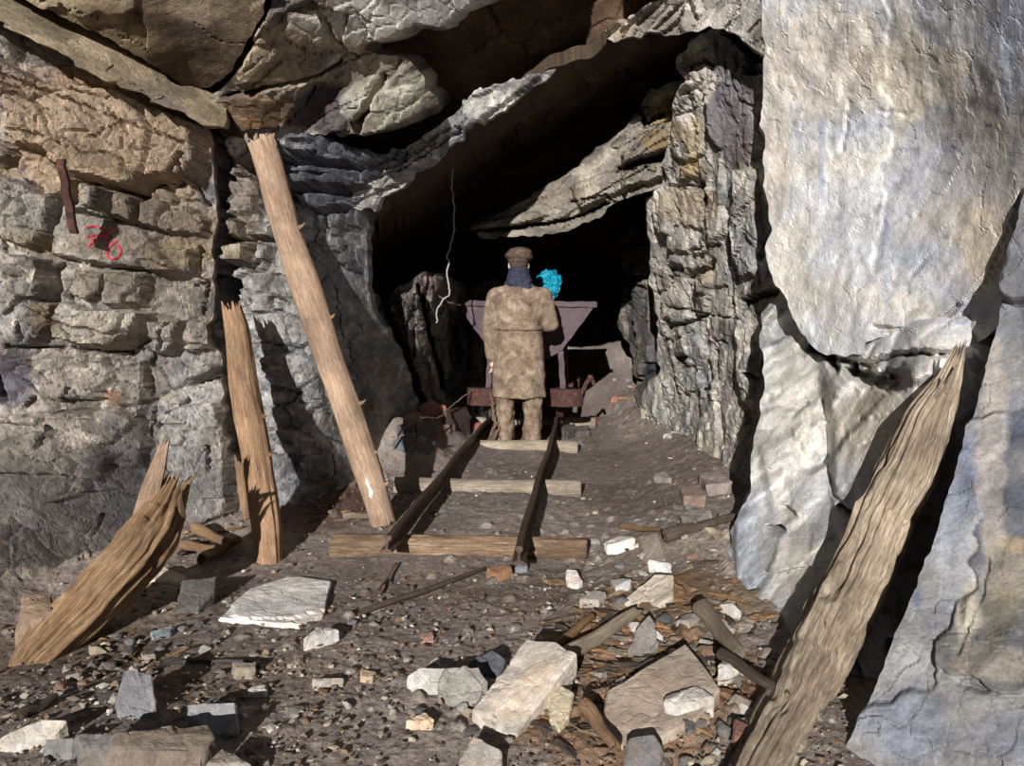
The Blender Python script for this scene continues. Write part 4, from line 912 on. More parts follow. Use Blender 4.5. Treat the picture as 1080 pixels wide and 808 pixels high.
def hand(bm, w_, d, side, curl=.5):
    w_ = Vector(w_); d = Vector(d).normalized(); n = Vector((side, 0, 0)) if abs(d.x) < .8 else Vector((0, 0, 1)); pn = d.cross(n).normalized(); ac = pn.cross(d).normalized()
    caps(bm, w_, w_ + d * .08, .022, .030, 1.0, .7)
    for k, (off, ln) in enumerate(((-.027, .066), (-.009, .076), (.009, .072), (.026, .058))):
        b0 = w_ + d * .085 + pn * off; b1 = b0 + d * ln * .45 + ac * ln * .12 * curl; b2 = b1 + d * ln * .3 + ac * ln * .30 * curl; b3 = b2 + d * ln * .15 + ac * ln * .35 * curl
        caps(bm, b0, b1, .0095, .009, n=10); caps(bm, b1, b2, .009, .0085, n=10); caps(bm, b2, b3, .0085, .007, n=10)
    t0 = w_ + d * .03 - pn * .025; t1 = t0 - pn * .025 + d * .03; t2 = t1 + d * .028 - pn * .004 + ac * .008
    caps(bm, t0, t1, .013, .011, n=10); caps(bm, t1, t2, .011, .009, n=10)
hand(bm, LA[2], (.02, .12, -1), -1, .6); hand(bm, RA[2], (-.35, 1, -.05), 1, .7)
body = vox('body', bm, M['skin'], man, .0065, sm_it=3)
# trousers
bm = bmesh.new()
for s, kx, wv in ((-1, -.114, 0), (1, .116, .01)):
    loft(bm, [(kx, .005, .022, .074, .105), (kx - .004 * s, .0, .10, .078, .10), (kx, -.004, .2, .073, .088), (kx, .0, .3, .078, .092), (kx * .97, .0, .42, .080, .094), (kx * .92, .0, .55, .086, .098), (kx * .8, 0, .85, .095, .11)])
trou = vox('trousers', bm, M['trouser'], man, .010, disp=(.035, .07), sm_it=3)
# coat with both sleeves
bm = bmesh.new()
loft(bm, [(.005, 0, .395, .225, .15), (.005, 0, .41, .226, .155), (.003, 0, .55, .218, .15), (.0, 0, .72, .208, .142), (.0, 0, .88, .20, .136), (0, 0, .955, .19, .13), (0, 0, 1.01, .20, .14), (0, 0, 1.12, .225, .15), (0, 0, 1.21, .232, .148), (0, 0, 1.265, .215, .13), (0, 0, 1.30, .15, .10), (0, .0, 1.325, .085, .07)])
caps(bm, (-.195, 0, 1.215), (-.232, -.01, .99), .078, .066); caps(bm, (-.232, -.01, .99), (-.222, .045, .73), .068, .058)
caps(bm, (.195, 0, 1.215), (.248, .02, 1.02), .082, .075); caps(bm, (.25, .02, 1.00), (.15, .20, 1.05), .078, .062)
coat = vox('coat', bm, M['coat'], man, .011, disp=(.030, .11), sm_it=4)
# belt seam, hem fold, slit
bm = bmesh.new()
loft(bm, [(0, 0, .945, .198, .142), (0, 0, .955, .207, .150), (0, 0, .972, .207, .150), (0, 0, .985, .200, .145)])
vox('waist_seam', bm, M['coat'], man, .008, disp=(.012, .06), sm_it=2, label='gathered waist band of the coat')
bm = bmesh.new()
loft(bm, [(0, .01, 1.275, .125, .105), (0, .01, 1.31, .125, .108), (0, .012, 1.35, .108, .10), (0, .010, 1.39, .094, .096), (0, .006, 1.43, .086, .092), (0, .0, 1.455, .080, .088)])
caps(bm, (-.06, -.07, 1.33), (.08, -.08, 1.29), .035, .03); caps(bm, (-.05, -.065, 1.37), (.07, -.07, 1.345), .03, .028)
vox('scarf', bm, M['scarf'], man, .008, disp=(.02, .04), sm_it=3)
bm = bmesh.new()
ell(bm, (0, -.01, 1.49), (.079, .085, .072))
vox('hair', bm, M['hair'], man, .007, sm_it=2)
bm = bmesh.new()
ell(bm, (0, .0, 1.545), (.116, .128, .048), Matrix.Rotation(R(5), 3, 'Y')); ell(bm, (.0, -.005, 1.515), (.092, .104, .045)); ell(bm, (.008, -.01, 1.575), (.10, .108, .045)); ell(bm, (0, .12, 1.525), (.075, .06, .012))
vox('flat_cap', bm, M['cap'], man, .007, disp=(.012, .05), sm_it=3)

# ---- ore cart
M['cart'], _nt, _b = mat_new('faded_purple_brown_steel', .75, .3, .1)
_c = ramp(_nt, nz(_nt, 6, 7, .7, coords(_nt)), [(.3, lin((72, 58, 62))), (.55, lin((94, 80, 87))), (.72, lin((86, 66, 60)))])
_c = mixc(_nt, _c, ramp(_nt, nz(_nt, 60, 4, .7, coords(_nt)), [(.35, (.75,) * 3), (.65, (1.15,) * 3)]), 1.0, 'MULTIPLY')
_nt.links.new(_c, _b.inputs['Base Color']); bump(_nt, _b, nz(_nt, 50, 5, .7, coords(_nt)), .4, .004)
CY = 6.72
cx = float(at(555, 320, CY)[0])
cart = empty('ore_cart', 'rusty purple-brown V-shaped tipping ore cart on the track in front of the figure', 'mine cart', loc=(cx, CY, .175), rz=-math.atan(.1))
def poly_prism(name, prof, y0, y1, mat, parent, th=None, **k):
    bm = bmesh.new(); a = [bm.verts.new((x, y0, z)) for x, z in prof]; b = [bm.verts.new((x, y1, z)) for x, z in prof]; n = len(prof)
    bm.faces.new(a); bm.faces.new(b[::-1])
    for i in range(n): bm.faces.new((a[i], b[i], b[(i + 1) % n], a[(i + 1) % n]))
    bmesh.ops.recalc_face_normals(bm, faces=bm.faces); bmesh.ops.bevel(bm, geom=bm.edges[:], offset=.004, segments=2, affect='EDGES')
    return obj(name, bm_mesh(name, bm, mat), parent=parent, **k)
HZ = 1.028   # rim height above the cart origin
W1, W0, ZB = .60, .11, .63
# hopper as an open trough with real wall thickness
poly_prism('end_plate', [(-W1, HZ), (W1, HZ), (W0 + .19, ZB - .02), (W0 + .0, ZB - .12), (-W0, ZB - .12), (-W0 - .19, ZB - .02)], -.03, .0, M['cart'], cart)
poly_prism('end_plate', [(-W1, HZ), (W1, HZ), (W0 + .19, ZB - .02), (W0 + .0, ZB - .12), (-W0, ZB - .12), (-W0 - .19, ZB - .02)], 1.12, 1.15, M['cart'], cart)
for s in (-1, 1):
    poly_prism('hopper_side', [(s * W1, HZ), (s * (W1 - .02), HZ), (s * (W0 + .17), ZB - .02), (s * (W0 + .19), ZB - .03)], 0, 1.12, M['cart'], cart)
    poly_prism('hopper_side', [(s * (W0 + .19), ZB - .03), (s * (W0 + .17), ZB - .01), (s * W0 * .9, ZB - .10), (s * W0 * .9, ZB - .12)], 0, 1.12, M['cart'], cart)
poly_prism('hopper_floor', [(-W0, ZB - .12), (W0, ZB - .12), (W0, ZB - .10), (-W0, ZB - .10)], 0, 1.12, M['cart'], cart)
bar('rim', (-.62, -.03, HZ + .010), (.62, -.03, HZ - .004), .05, .05, M['cart'], cart, seg=24, wob=.004)
bar('rim', (-.62, 1.14, HZ), (.62, 1.14, HZ), .05, .04, M['cart'], cart)
for s in (-1, 1): bar('rim', (s * .605, 0, HZ), (s * .605, 1.14, HZ), .04, .04, M['cart'], cart)
for s in (-1, 1):
    bar('support_post', (s * .31, -.06, .62), (s * .335, -.06, .20), .05, .05, M['cart'], cart)
    bar('support_post', (s * .31, 1.16, .62), (s * .33, 1.16, .20), .05, .05, M['cart'], cart)
    bar('edge_rib', (s * .57, -.042, HZ - .03), (s * .30, -.045, ZB), .035, .025, M['cart'], cart)
for s in (-1, 1):
    poly_prism('frame_beam', [(s * .17, .14), (s * .24, .14), (s * .24, .24), (s * .17, .24)], -.1, 1.25, M['rust'], cart)
for y in (-.08, 1.2): poly_prism('cross_beam', [(-.44, .17), (.46, .17), (.46, .26), (-.44, .26)], y - .05, y + .05, M['rust'], cart)
def buffer_mesh(s, y):
    bm = bmesh.new(); n = 14
    prof = [(s * .36 + .15 * math.cos(math.pi * (1 + k / n)), .10 * math.sin(math.pi * (1 + k / n))) for k in range(n + 1)]
    lo = [bm.verts.new((x, y + yy, .15)) for x, yy in prof]; hi = [bm.verts.new((x, y + yy, .30)) for x, yy in prof]
    for i in range(n): bm.faces.new((lo[i], lo[i + 1], hi[i + 1], hi[i]))
    bm.faces.new((lo[n], lo[0], hi[0], hi[n])); bm.faces.new(hi); bm.faces.new(lo[::-1]); bmesh.ops.recalc_face_normals(bm, faces=bm.faces)
    return bm_mesh('buffer', bm, M['rust'])
for s in (-1, 1): obj('buffer', buffer_mesh(s, -.13), parent=cart)
bar('brake_lever', (.47, -.16, .22), (.57, -.18, .42), .035, .02, M['rust'], cart)
bar('brake_lever', (.57, -.18, .42), (.60, -.16, .34), .03, .02, M['rust'], cart)
def wheel(x, y):
    bm = bmesh.new(); n = 28
    prof = [(-.03, .0), (-.03, .03), (-.012, .04), (-.012, .10), (-.03, .115), (-.03, .13), (.02, .13), (.02, .155), (.03, .155), (.03, .11), (.012, .10), (.012, .04), (.03, .03), (.03, 0)]
    sx = 1 if x < 0 else -1
    R_ = [[bm.verts.new((x + sx * a, y + r * math.cos(k * 2 * math.pi / n), .125 + r * math.sin(k * 2 * math.pi / n))) for k in range(n)] for a, r in prof[1:-1]]
    for p, q in zip(R_[:-1], R_[1:]):
        for i in range(n): bm.faces.new((p[i], p[(i + 1) % n], q[(i + 1) % n], q[i]))
    bm.faces.new(R_[0]); bm.faces.new(R_[-1][::-1]); bmesh.ops.recalc_face_normals(bm, faces=bm.faces)
    return bm_mesh('wheel', bm, M['rust'])
for x in (-.30, .30):
    for y in (.18, .92): obj('wheel', wheel(x, y), parent=cart)
for y in (.18, .92): bar('axle', (-.30, y, .125), (.30, y, .125), .04, .04, M['rust'], cart)
# ore load inside the cart
bm = bmesh.new(); nx_, ny_ = 30, 30; g = []
for j in range(ny_):
    for i in range(nx_):
        x = (-.55 + 1.10 * i / (nx_ - 1)); y = .02 + 1.08 * j / (ny_ - 1); edge = abs(x) / .6
        g.append(bm.verts.new((x * .93, y, .98 + .05 * math.cos(edge * 1.5) * math.sin(math.pi * j / ny_) + .03 * math.sin(i * 2.1) * math.cos(j * 1.7))))
for j in range(ny_ - 1):
    for i in range(nx_ - 1): bm.faces.new((g[j * nx_ + i], g[j * nx_ + i + 1], g[(j + 1) * nx_ + i + 1], g[(j + 1) * nx_ + i]))
res = bmesh.ops.extrude_face_region(bm, geom=bm.faces[:])
for v in [v for v in res['geom'] if isinstance(v, bmesh.types.BMVert)]: v.co.z -= .12; v.co.x *= .82
bmesh.ops.recalc_face_normals(bm, faces=bm.faces)
me = bm_mesh('ore_load', bm, M['stone']); a = me.color_attributes.new('Col', 'FLOAT_COLOR', 'POINT'); a.data.foreach_set('color', np.tile(np.array([*lin((70, 60, 56)), 1]), (len(me.vertices), 1)).astype(np.float32).ravel())
ld = obj('ore_load', me, label='dark ore filling the hopper of the V-shaped cart', cat='ore'); ld['kind'] = 'stuff'; ld.location = cart.location; ld.rotation_euler = cart.rotation_euler
# ---- blue plastic bag
M['blue_bag'], _nt, _b = mat_new('bright_blue_plastic', .28, .6)
_c = ramp(_nt, nz(_nt, 25, 5, .7, coords(_nt)), [(.3, lin((0, 96, 130))), (.55, lin((0, 150, 180))), (.72, lin((40, 196, 214)))]); _nt.links.new(_c, _b.inputs['Base Color']); bump(_nt, _b, nz(_nt, 40, 3, .5, coords(_nt)), 1.0, .03)
bm = bmesh.new(); bmesh.ops.create_icosphere(bm, subdivisions=5, radius=1)
Pn = np.array([v.co[:] for v in bm.verts]); F1_, F2_, ID_, D_ = voro(Pn * 2.4 + 5, 1, 70)
rr2 = 1 + .10 * (ID_[:, 0] - .5) * 2 + .30 * (D_ * (ID_ - .5)).sum(1) * 1.6 - .10 * np.clip(1 - (F2_ - F1_) / .12, 0, 1)
Pn = Pn * rr2[:, None]
Pn = np.sign(Pn) * np.abs(Pn) ** .85
for v, p in zip(bm.verts, Pn): v.co = Vector((p[0] * .112, p[1] * .11, p[2] * .118 - .07 * (p[2] < -.3) * (abs(p[2]) - .3)))
me = bm_mesh('plastic_bag', bm, M['blue_bag'])
bg_ = obj('plastic_bag', me, label='crumpled bright blue plastic bag on the ore cart beside the head of the figure', cat='bag'); pb = at(578, 299, 6.92); bg_.location = Vector(pb); bg_.rotation_euler = (0, R(12), R(20))

# ---- hanging wires
def tube(name, pts, r, mat, parent=None, kink=0.0, seed=0, seg=7, **k):
    P = np.array(pts, float); L = np.r_[0, np.cumsum(np.linalg.norm(np.diff(P, axis=0), axis=1))]; n = max(12, int(L[-1] / .012)); T = np.linspace(0, L[-1], n)
    C = np.stack([np.interp(T, L, P[:, q]) for q in range(3)], -1)
    for _ in range(4): C[1:-1] = (C[:-2] + 2 * C[1:-1] + C[2:]) / 4
    if kink: C = C + kink * np.stack([fbm(np.stack([T * 14, T * 0 + q * 5, T * 0 + seed], -1), 3, seed + q) for q in range(3)], -1)
    D = np.gradient(C, axis=0); D /= np.linalg.norm(D, axis=1)[:, None] + 1e-9; U = np.cross(D, [.3, .5, .81]); U /= np.linalg.norm(U, axis=1)[:, None] + 1e-9; W = np.cross(D, U)
    th = np.arange(seg) * 2 * np.pi / seg; V = (C[:, None] + r * (U[:, None] * np.cos(th)[None, :, None] + W[:, None] * np.sin(th)[None, :, None])).reshape(-1, 3)
    idx = np.arange(n * seg).reshape(n, seg); q = np.stack([idx[:-1], np.roll(idx[:-1], -1, 1), np.roll(idx[1:], -1, 1), idx[1:]], -1).reshape(-1, 4)
    return obj(name, mesh_np(name, V, q, mat, True), parent=parent, **k)
M['wire_pale'], _nt, _b = mat_new('pale_wire', .7, .3); _b.inputs['Base Color'].default_value = (.34, .33, .31, 1)
M['wire_dark'], _nt, _b = mat_new('dark_cable', .7, .3); _b.inputs['Base Color'].default_value = (.05, .048, .05, 1)
M['wire_grey'], _nt, _b = mat_new('grey_cable', .8, .3); _b.inputs['Base Color'].default_value = (.18, .17, .15, 1)
WY = 5.95
tube('hanging_wire', [at(479, 150, WY), at(478, 236, WY), at(476, 262, WY), at(470, 290, WY), at(472, 310, WY), at(465, 322, WY), at(460, 332, WY), at(463, 337, WY), at(458, 340, WY)], .0065, M['wire_pale'], kink=.03, seed=3, label='pale kinked wire hanging from the dark roof left of the figure', cat='wire')
tube('slack_cable', [at(446, 286, 5.9), at(452, 300, 5.9), at(462, 312, 5.95), at(475, 320, 6.05), at(485, 322, 6.2)], .006, M['wire_grey'], kink=.01, seed=5, label='thin grey cable curving over the upright slabs of the left tunnel wall', cat='cable')
tube('ground_cable', [at(412, 470, 5.05), at(428, 448, 5.2), at(446, 440, 5.3), at(462, 442, 5.6), at(480, 425, 6.2), at(500, 410, 6.6)], .006, M['wire_grey'], kink=.01, seed=8, label='thin grey cable running over the rubble by the left tunnel wall', cat='cable')
def gpts(l, h=.012): return [tuple(ong(x_, y_, h)) for x_, y_ in l]
tube('black_hose', gpts([(163, 707), (175, 700), (200, 697), (240, 696), (262, 698), (272, 704)]), .006, M['wire_dark'], kink=.006, seed=9, label='thin black cord lying on the dirt at the lower left', cat='cord')
M['rope'] = cloth_mat('old_rope', [(80, 66, 54), (112, 94, 78), (136, 118, 98)], 60)
c = man.location
tube('rope_bundle', [(c.x - .235, c.y - .10, .50), (c.x - .235, c.y - .08, .36), (c.x - .20, c.y - .1, .24), (c.x - .25, c.y - .11, .14), (c.x - .20, c.y - .09, .09), (c.x - .16, c.y - .1, .2), (c.x - .22, c.y - .1, .3), (c.x - .2, c.y - .09, .42)], .011, M['rope'], kink=.03, seed=13, label='ragged rope hanging by the left trouser leg of the figure', cat='rope')

# ---- stones and rubble
def stone_from_hull(name, pts3, colr, label=None, cat='rock', group=None, rough=.008, seed=0, cuts=4, mat=None, bevel=.006):
    bm = bmesh.new()
    for p in pts3: bm.verts.new(p)
    r = bmesh.ops.convex_hull(bm, input=bm.verts)
    bmesh.ops.delete(bm, geom=list({g for g in r['geom_interior'] + r['geom_unused'] if isinstance(g, bmesh.types.BMVert)}), context='VERTS')
    bmesh.ops.dissolve_limit(bm, angle_limit=R(8), verts=bm.verts, edges=bm.edges)
    bmesh.ops.bevel(bm, geom=bm.edges[:], offset=bevel, segments=1, affect='EDGES', clamp_overlap=True)
    bmesh.ops.triangulate(bm, faces=bm.faces)
    bm.verts.ensure_lookup_table()
    size = max((v.co - bm.verts[0].co).length for v in bm.verts) if len(bm.verts) else .1
    for _ in range(cuts):
        es = [e for e in bm.edges if e.calc_length() > size * .05]
        if not es or len(bm.faces) > 6000: break
        bmesh.ops.subdivide_edges(bm, edges=es, cuts=1); bmesh.ops.triangulate(bm, faces=bm.faces)
    bm.normal_update()
    Pv = np.array([v.co[:] for v in bm.verts]); Nv = np.array([v.normal[:] for v in bm.verts])
    f1, f2, idd, dd = voro(Pv / (size * .5) + seed * 3.1, 1, seed + 5)
    d = rough * 1.1 * fbm(Pv / size * 3 + seed, 3, seed) + rough * 1.6 * (dd * (idd - .5)).sum(1) - rough * .25 * np.clip(1 - (f2 - f1) / .05, 0, 1) + rough * .3 * fbm(Pv / size * 18, 3, seed)
    Pv = Pv + Nv * d[:, None]
    cen = Pv.mean(0); cen[2] = Pv[:, 2].min()
    for v, p in zip(bm.verts, Pv - cen): v.co = p
    me = bm_mesh(name, bm, mat or M['stone'])
    base = lin(colr); base = base * .72 + base.mean() * .28; c_ = base[None] * (1 + .35 * fbm(Pv * 9 + seed, 4, seed + 2))[:, None] * (1 + .25 * fbm(Pv * 60, 2, seed + 3))[:, None]
    tint = np.clip(fbm(Pv * 12 + 9, 3, seed + 4) * 2, 0, 1)[:, None] * .35
    c_ = c_ * (1 - tint) + lin((150, 126, 100)) * tint * (base.mean() / .25)
    a = me.color_attributes.new('Col', 'FLOAT_COLOR', 'POINT'); a.data.foreach_set('color', np.c_[np.clip(c_, .004, .9), np.ones(len(c_))].astype(np.float32).ravel())
    return obj(name, me, label=label, cat=cat, group=group, loc=tuple(cen))
def block(outline, h, colr, label, name='rock', cat='rock', seed=0, slope=0.0, rough=.008, mat=None, sink=.03, tilt=False):
    o_ = np.array(outline, float); cy = o_[:, 1].min() * .45 + o_[:, 1].max() * .55; pts = []
    for (x_, y_) in o_:
        top = y_ < cy
        if tilt:
            f_ = (o_[:, 1].max() - y_) / (o_[:, 1].max() - o_[:, 1].min()); p = ong(x_, y_, .01 + h * f_); pts.append(tuple(p)); pts.append((p[0], p[1] + .02 * f_, fzs(p[0], p[1]) - sink)); continue
        hh_ = h * (1 + slope * (x_ - o_[:, 0].mean()) / 30) if top else .0
        p = ong(x_, y_, hh_); pts.append(tuple(p))
        z = fzs(p[0], p[1]); pts.append((p[0], p[1], z - sink))
        if not top:
            pts.append((p[0] * .99, p[1] + h * .25, fzs(p[0], p[1]) + h * .85))
    return stone_from_hull(name, pts, colr, label, cat, seed=seed, rough=rough, mat=mat)
W_ = (206, 200, 190)
BL = [
 ([(129,703),(161,709),(166,744),(163,753),(124,753),(121,738)], .10, (128,128,132), 'upright grey block with a dark round stain in the lower left foreground'),
 ([(197,741),(249,740),(253,772),(229,778),(196,757)], .06, (150,150,152), 'flat-topped light grey block right of the upright grey block'),
 ([(192,612),(229,606),(227,621),(212,641),(184,644)], .09, (96,92,88), 'dark slab-sided stone between the rotten beam and the white slab'),
 ([(118,772),(221,761),(229,774),(210,830),(108,830)], .10, (128,112,96), 'wide brown layered boulder at the bottom left edge of the view'),
 ([(80,775),(118,774),(116,825),(78,825)], .09, (116,114,112), 'square grey stone wedged left of the wide brown boulder'),
 ([(0,776),(46,756),(72,758),(60,772),(18,790),(-8,788)], .05, (192,184,170), 'long pale flat stone at the lower left corner'),
 ([(46,778),(80,776),(78,798),(44,796)], .05, (126,124,122), 'small dark grey stone beside the long pale flat stone'),
 ([(233,790),(249,796),(262,830),(214,830),(216,806)], .06, (158,150,140), 'buff stone cut by the bottom edge, right of the wide brown boulder'),
 ([(244,698),(270,698),(267,717),(246,717)], .04, (142,128,108), 'small tan lump at the end of the black cord'),
 ([(158,666),(184,658),(181,667),(160,674)], .015, (136,146,152), 'thin blue-grey slate flake below the dark slab-sided stone'),
 ([(319,673),(333,661),(359,663),(352,676),(323,683)], .05, (196,192,186), 'pale angular stone at the lower right corner of the white slab'),
 ([(329,716),(356,714),(361,724),(333,729)], .03, (170,164,154), 'flat pale stone in the open dirt below the white slab'),
 ([(381,704),(396,709),(392,721),(379,719)], .02, (206,178,138), 'tan leaf-like chip of stone in the middle of the dirt'),
 ([(260,731),(283,719),(281,727),(262,737)], .02, (196,190,178), 'thin white sliver near the flat-topped light grey block'),
 ([(366,653),(377,654),(374,661),(366,661)], .02, (94,106,128), 'tiny blue stone right of the white slab'),
 ([(556,676),(586,679),(606,691),(580,730),(546,774),(516,769),(499,749),(509,736)], .12, (206,192,176), 'large cream and white slab leaning in the middle foreground'),
 ([(470,703),(506,702),(514,719),(499,742),(473,739),(460,720)], .08, (150,144,134), 'grey-brown block just left of the large cream block'),
 ([(428,712),(443,703),(472,703),(472,730),(450,727),(432,726)], .06, (186,182,174), 'whitish broken stone farthest left of the middle foreground heap'),
 ([(493,696),(519,684),(534,694),(526,712),(505,714)], .06, (86,88,96), 'dark slate wedge behind the large cream block'),
 ([(428,759),(448,752),(458,759),(440,772),(427,770)], .03, (210,184,152), 'tan curled flake in front of the grey-brown block'),
 ([(485,799),(499,775),(529,789),(532,820),(480,826)], .06, (160,152,142), 'buff block at the bottom edge below the large cream block'),
 ([(597,600),(609,600),(615,613),(609,620),(598,615)], .04, (222,208,204), 'pinkish white stone near the right end of the front sleeper'),
 ([(443,668),(456,666),(457,677),(443,679)], .02, (160,116,98), 'small brick-red stone in the open dirt'),
 ([(543,586),(556,586),(557,604),(543,605)], .03, (120,124,132), 'small bluish stone touching the front sleeper'),
 ([(633,769),(640,726),(723,679),(746,706),(760,726),(735,758),(666,795)], .07, (170,150,130), 'broad flat brown slab in the right foreground'),
 ([(660,686),(672,662),(685,646),(692,660),(696,683),(690,690)], .10, (118,112,106), 'dark pointed stone standing behind the broad flat brown slab'),
 ([(655,634),(690,605),(711,606),(709,630),(686,643)], .07, (196,180,158), 'smooth sandy boulder right of the track below the small white cube'),
 ([(685,590),(708,595),(708,604),(685,604)], .05, (226,222,216), 'small white cube-like stone on top of the sandy boulder'),
 ([(673,565),(694,562),(703,590),(681,593)], .06, (140,126,110), 'brown tilted stone behind the small white cube-like stone'),
 ([(640,575),(655,565),(671,567),(670,578),(650,585),(638,581)], .05, (214,210,202), 'white rounded stone between the track and the right wall'),
 ([(645,620),(658,610),(666,611),(663,623),(650,628)], .04, (190,190,188), 'pale grey stone left of the sandy boulder'),
 ([(661,777),(690,772),(699,785),(698,822),(656,822)], .06, (112,110,112), 'dark grey rounded slab at the bottom edge in front of the broad brown slab'),
 ([(762,691),(786,696),(787,716),(774,724),(757,706)], .06, (196,188,178), 'pale crusty rock close to the foot of the large weathered timber'),
 ([(774,755),(796,765),(789,802),(776,795)], .05, (140,92,76), 'rust-red broken stone near the foot of the large weathered timber'),
 ([(700,740),(735,722),(755,735),(742,760),(715,768),(702,757)], .06, (186,178,168), 'crumbly pale rock at the right corner of the broad brown slab'),
 ([(718,515),(738,511),(745,522),(742,535),(722,534)], .06, (150,122,108), 'brown-red block at the foot of the right pillar'),
 ([(738,500),(758,495),(772,508),(766,522),(748,524)], .07, (146,130,124), 'grey-brown block beside the brown-red block by the right pillar'),
 ([(690,500),(702,497),(709,504),(703,511),(691,509)], .04, (158,150,140), 'small pale stone in the dirt left of the blocks by the right pillar'),
 ([(722,540),(746,535),(752,550),(735,562),(720,556)], .06, (140,132,122), 'dull stone below the brown-red block'),
 ([(577,735),(592,722),(606,730),(602,752),(590,770),(582,760)], .04, (190,176,140), 'yellowish small rock right of the large cream block'),
 ([(611,630),(628,622),(640,632),(632,640),(612,640)], .03, (176,168,156), 'flat light stone above the wood scraps'),
 ([(154,600),(170,596),(196,606),(192,616),(153,611)], .035, (196,180,156), 'bleached chunk of wood behind the dark slab-sided stone'),
 ([(385,640),(398,637),(402,644),(388,647)], .02, (130,126,120), 'small grey pebble right of the white slab'),
 ([(513,598),(539,596),(541,610),(524,616),(513,611)], .045, (158,108,70), 'orange-brown chunk of decayed wood below the front sleeper'),
]
BL[-3] = BL[-3]
for k, (ol, h, cc, lab) in enumerate(BL):
    nm, ct = ('wood_chunk', 'wood scrap') if 'wood ' in lab and 'chunk' in lab else ('rock', 'rock')
    block(ol, h, cc, lab, name=nm, cat=ct, seed=100 + k, rough=.004 + .003 * (h > .06), tilt=any(t_ in lab for t_ in ('large cream', 'broad flat brown slab in', 'dark pointed', 'smooth sandy', 'brown tilted', 'dark slab-sided', 'upright grey', 'yellowish', 'dark grey rounded', 'pinkish', 'grey-brown block just', 'long pale flat', 'whitish broken')))
# thin white slab flush with the dirt
block([(227,656),(263,620),(303,608),(349,613),(345,632),(339,653),(316,663),(266,658)], .022, (214,210,204), 'broad flat white slab set in the dirt at the left', name='rock_slab', cat='rock', seed=300, rough=.008)
# heap of stones at the foot of the left tunnel wall
HP = [([(443,428),(455,421),(470,428),(470,444),(446,441)], .12, (150,96,80), 'reddish stone on top of the heap left of the track'),
 ([(425,440),(436,433),(442,446),(438,456),(424,455)], .10, (140,104,92), 'pinkish stone at the left end of the heap left of the track'),
 ([(438,444),(452,440),(460,452),(454,464),(440,462)], .08, (100,96,92), 'grey stone under the reddish stone left of the track'),
 ([(456,448),(474,446),(480,456),(474,460),(458,461)], .07, (128,104,94), 'flat brownish stone between the reddish stone and the third sleeper'),
 ([(414,463),(428,458),(432,470),(428,478),(414,476)], .07, (94,98,104), 'blue-grey stone at the left foot of the heap'),
 ([(428,460),(440,458),(444,474),(436,479),(428,477)], .07, (110,100,96), 'brown-grey stone in the front row of the heap'),
 ([(440,466),(452,463),(458,474),(450,480),(440,478)], .06, (106,108,110), 'round grey stone touching the end of the third sleeper'),
 ([(418,448),(430,446),(434,458),(420,462)], .08, (98,94,92), 'dark stone behind the blue-grey stone of the heap'),
 ([(497,446),(507,444),(508,454),(498,455)], .06, (168,92,70), 'small brick-red stone beside the left rail'),
 ([(604,465),(612,462),(616,470),(606,472)], .05, (120,112,108), 'small grey stone at the right end of the third sleeper'),
 ([(594,448),(606,446),(610,460),(598,464),(592,460)], .08, (92,88,88), 'dark stone between the right rail and the fourth sleeper'),
 ([(608,450),(620,449),(622,460),(608,462)], .06, (100,88,80), 'brown stone against the fourth sleeper'),
 ([(622,438),(630,438),(631,447),(623,447)], .04, (166,84,62), 'bright brick-red stone at the right end of the fourth sleeper'),
 ([(676,428),(686,427),(687,440),(677,441)], .09, (170,164,150), 'little pale block standing at the foot of the right wall'),
 ([(645,418),(651,417),(652,424),(645,425)], .05, (170,94,62), 'tiny orange stone near the wood scraps by the right wall'),
 ([(700,458),(708,457),(709,463),(701,464)], .03, (190,184,172), 'tiny pale stone on the slope below the right pillar')]
for k, (ol, h, cc, lab) in enumerate(HP): block(ol, h, cc, lab, seed=400 + k, rough=.008)
# short squared timber and a stump
o = block([(470,432),(492,428),(496,440),(493,455),(471,456)], .16, (110,90,84), 'squared dark timber block standing left of the track', name='timber_block', cat='timber', seed=440, rough=.006)
o = block([(23,626),(55,626),(56,643),(33,690),(14,684)], .13, (150,122,98), 'split brown timber stump at the left edge behind the rotten beam', name='timber_stump', cat='timber', seed=441, rough=.01)

# ---- small countable stones, copies of a few shapes
CN = ['grey', 'buff', 'brown', 'dark grey', 'whitish', 'reddish brown', 'pale grey', 'dull brown-grey', 'sandy', 'bluish grey']
def zone_phrase(x_, y_):
    if y_ < 470: return 'on the floor deep in the tunnel'
    if x_ < 300 and y_ < 680: return 'in the rubble along the left rock wall'
    if x_ < 450 and y_ < 600: return 'near the foot of the tall leaning trunk'
    if x_ > 640 and y_ < 620: return 'on the slope below the right pillar'
    if x_ > 590: return 'in the wood and rock heap at the right foreground'
    if x_ > 400 and y_ < 660: return 'in front of the nearest sleeper'
    if x_ > 400: return 'in the middle foreground dirt'
    return 'in the left foreground dirt'
rng = random.Random(7)
def rand_hull(seed, sx=1, sy=1, sz=.6, n=14):
    r_ = random.Random(seed); out = []
    for _ in range(n):
        v = Vector((r_.gauss(0, 1), r_.gauss(0, 1), r_.gauss(0, 1))).normalized(); out.append((v.x * sx, v.y * sy, v.z * sz))
    return out
scol = [(118,116,114), (172,166,156), (146,130,112), (92,90,92), (206,200,190), (148,112,90), (160,152,140), (112,104,98), (178,160,132), (124,124,126)]
protos = []
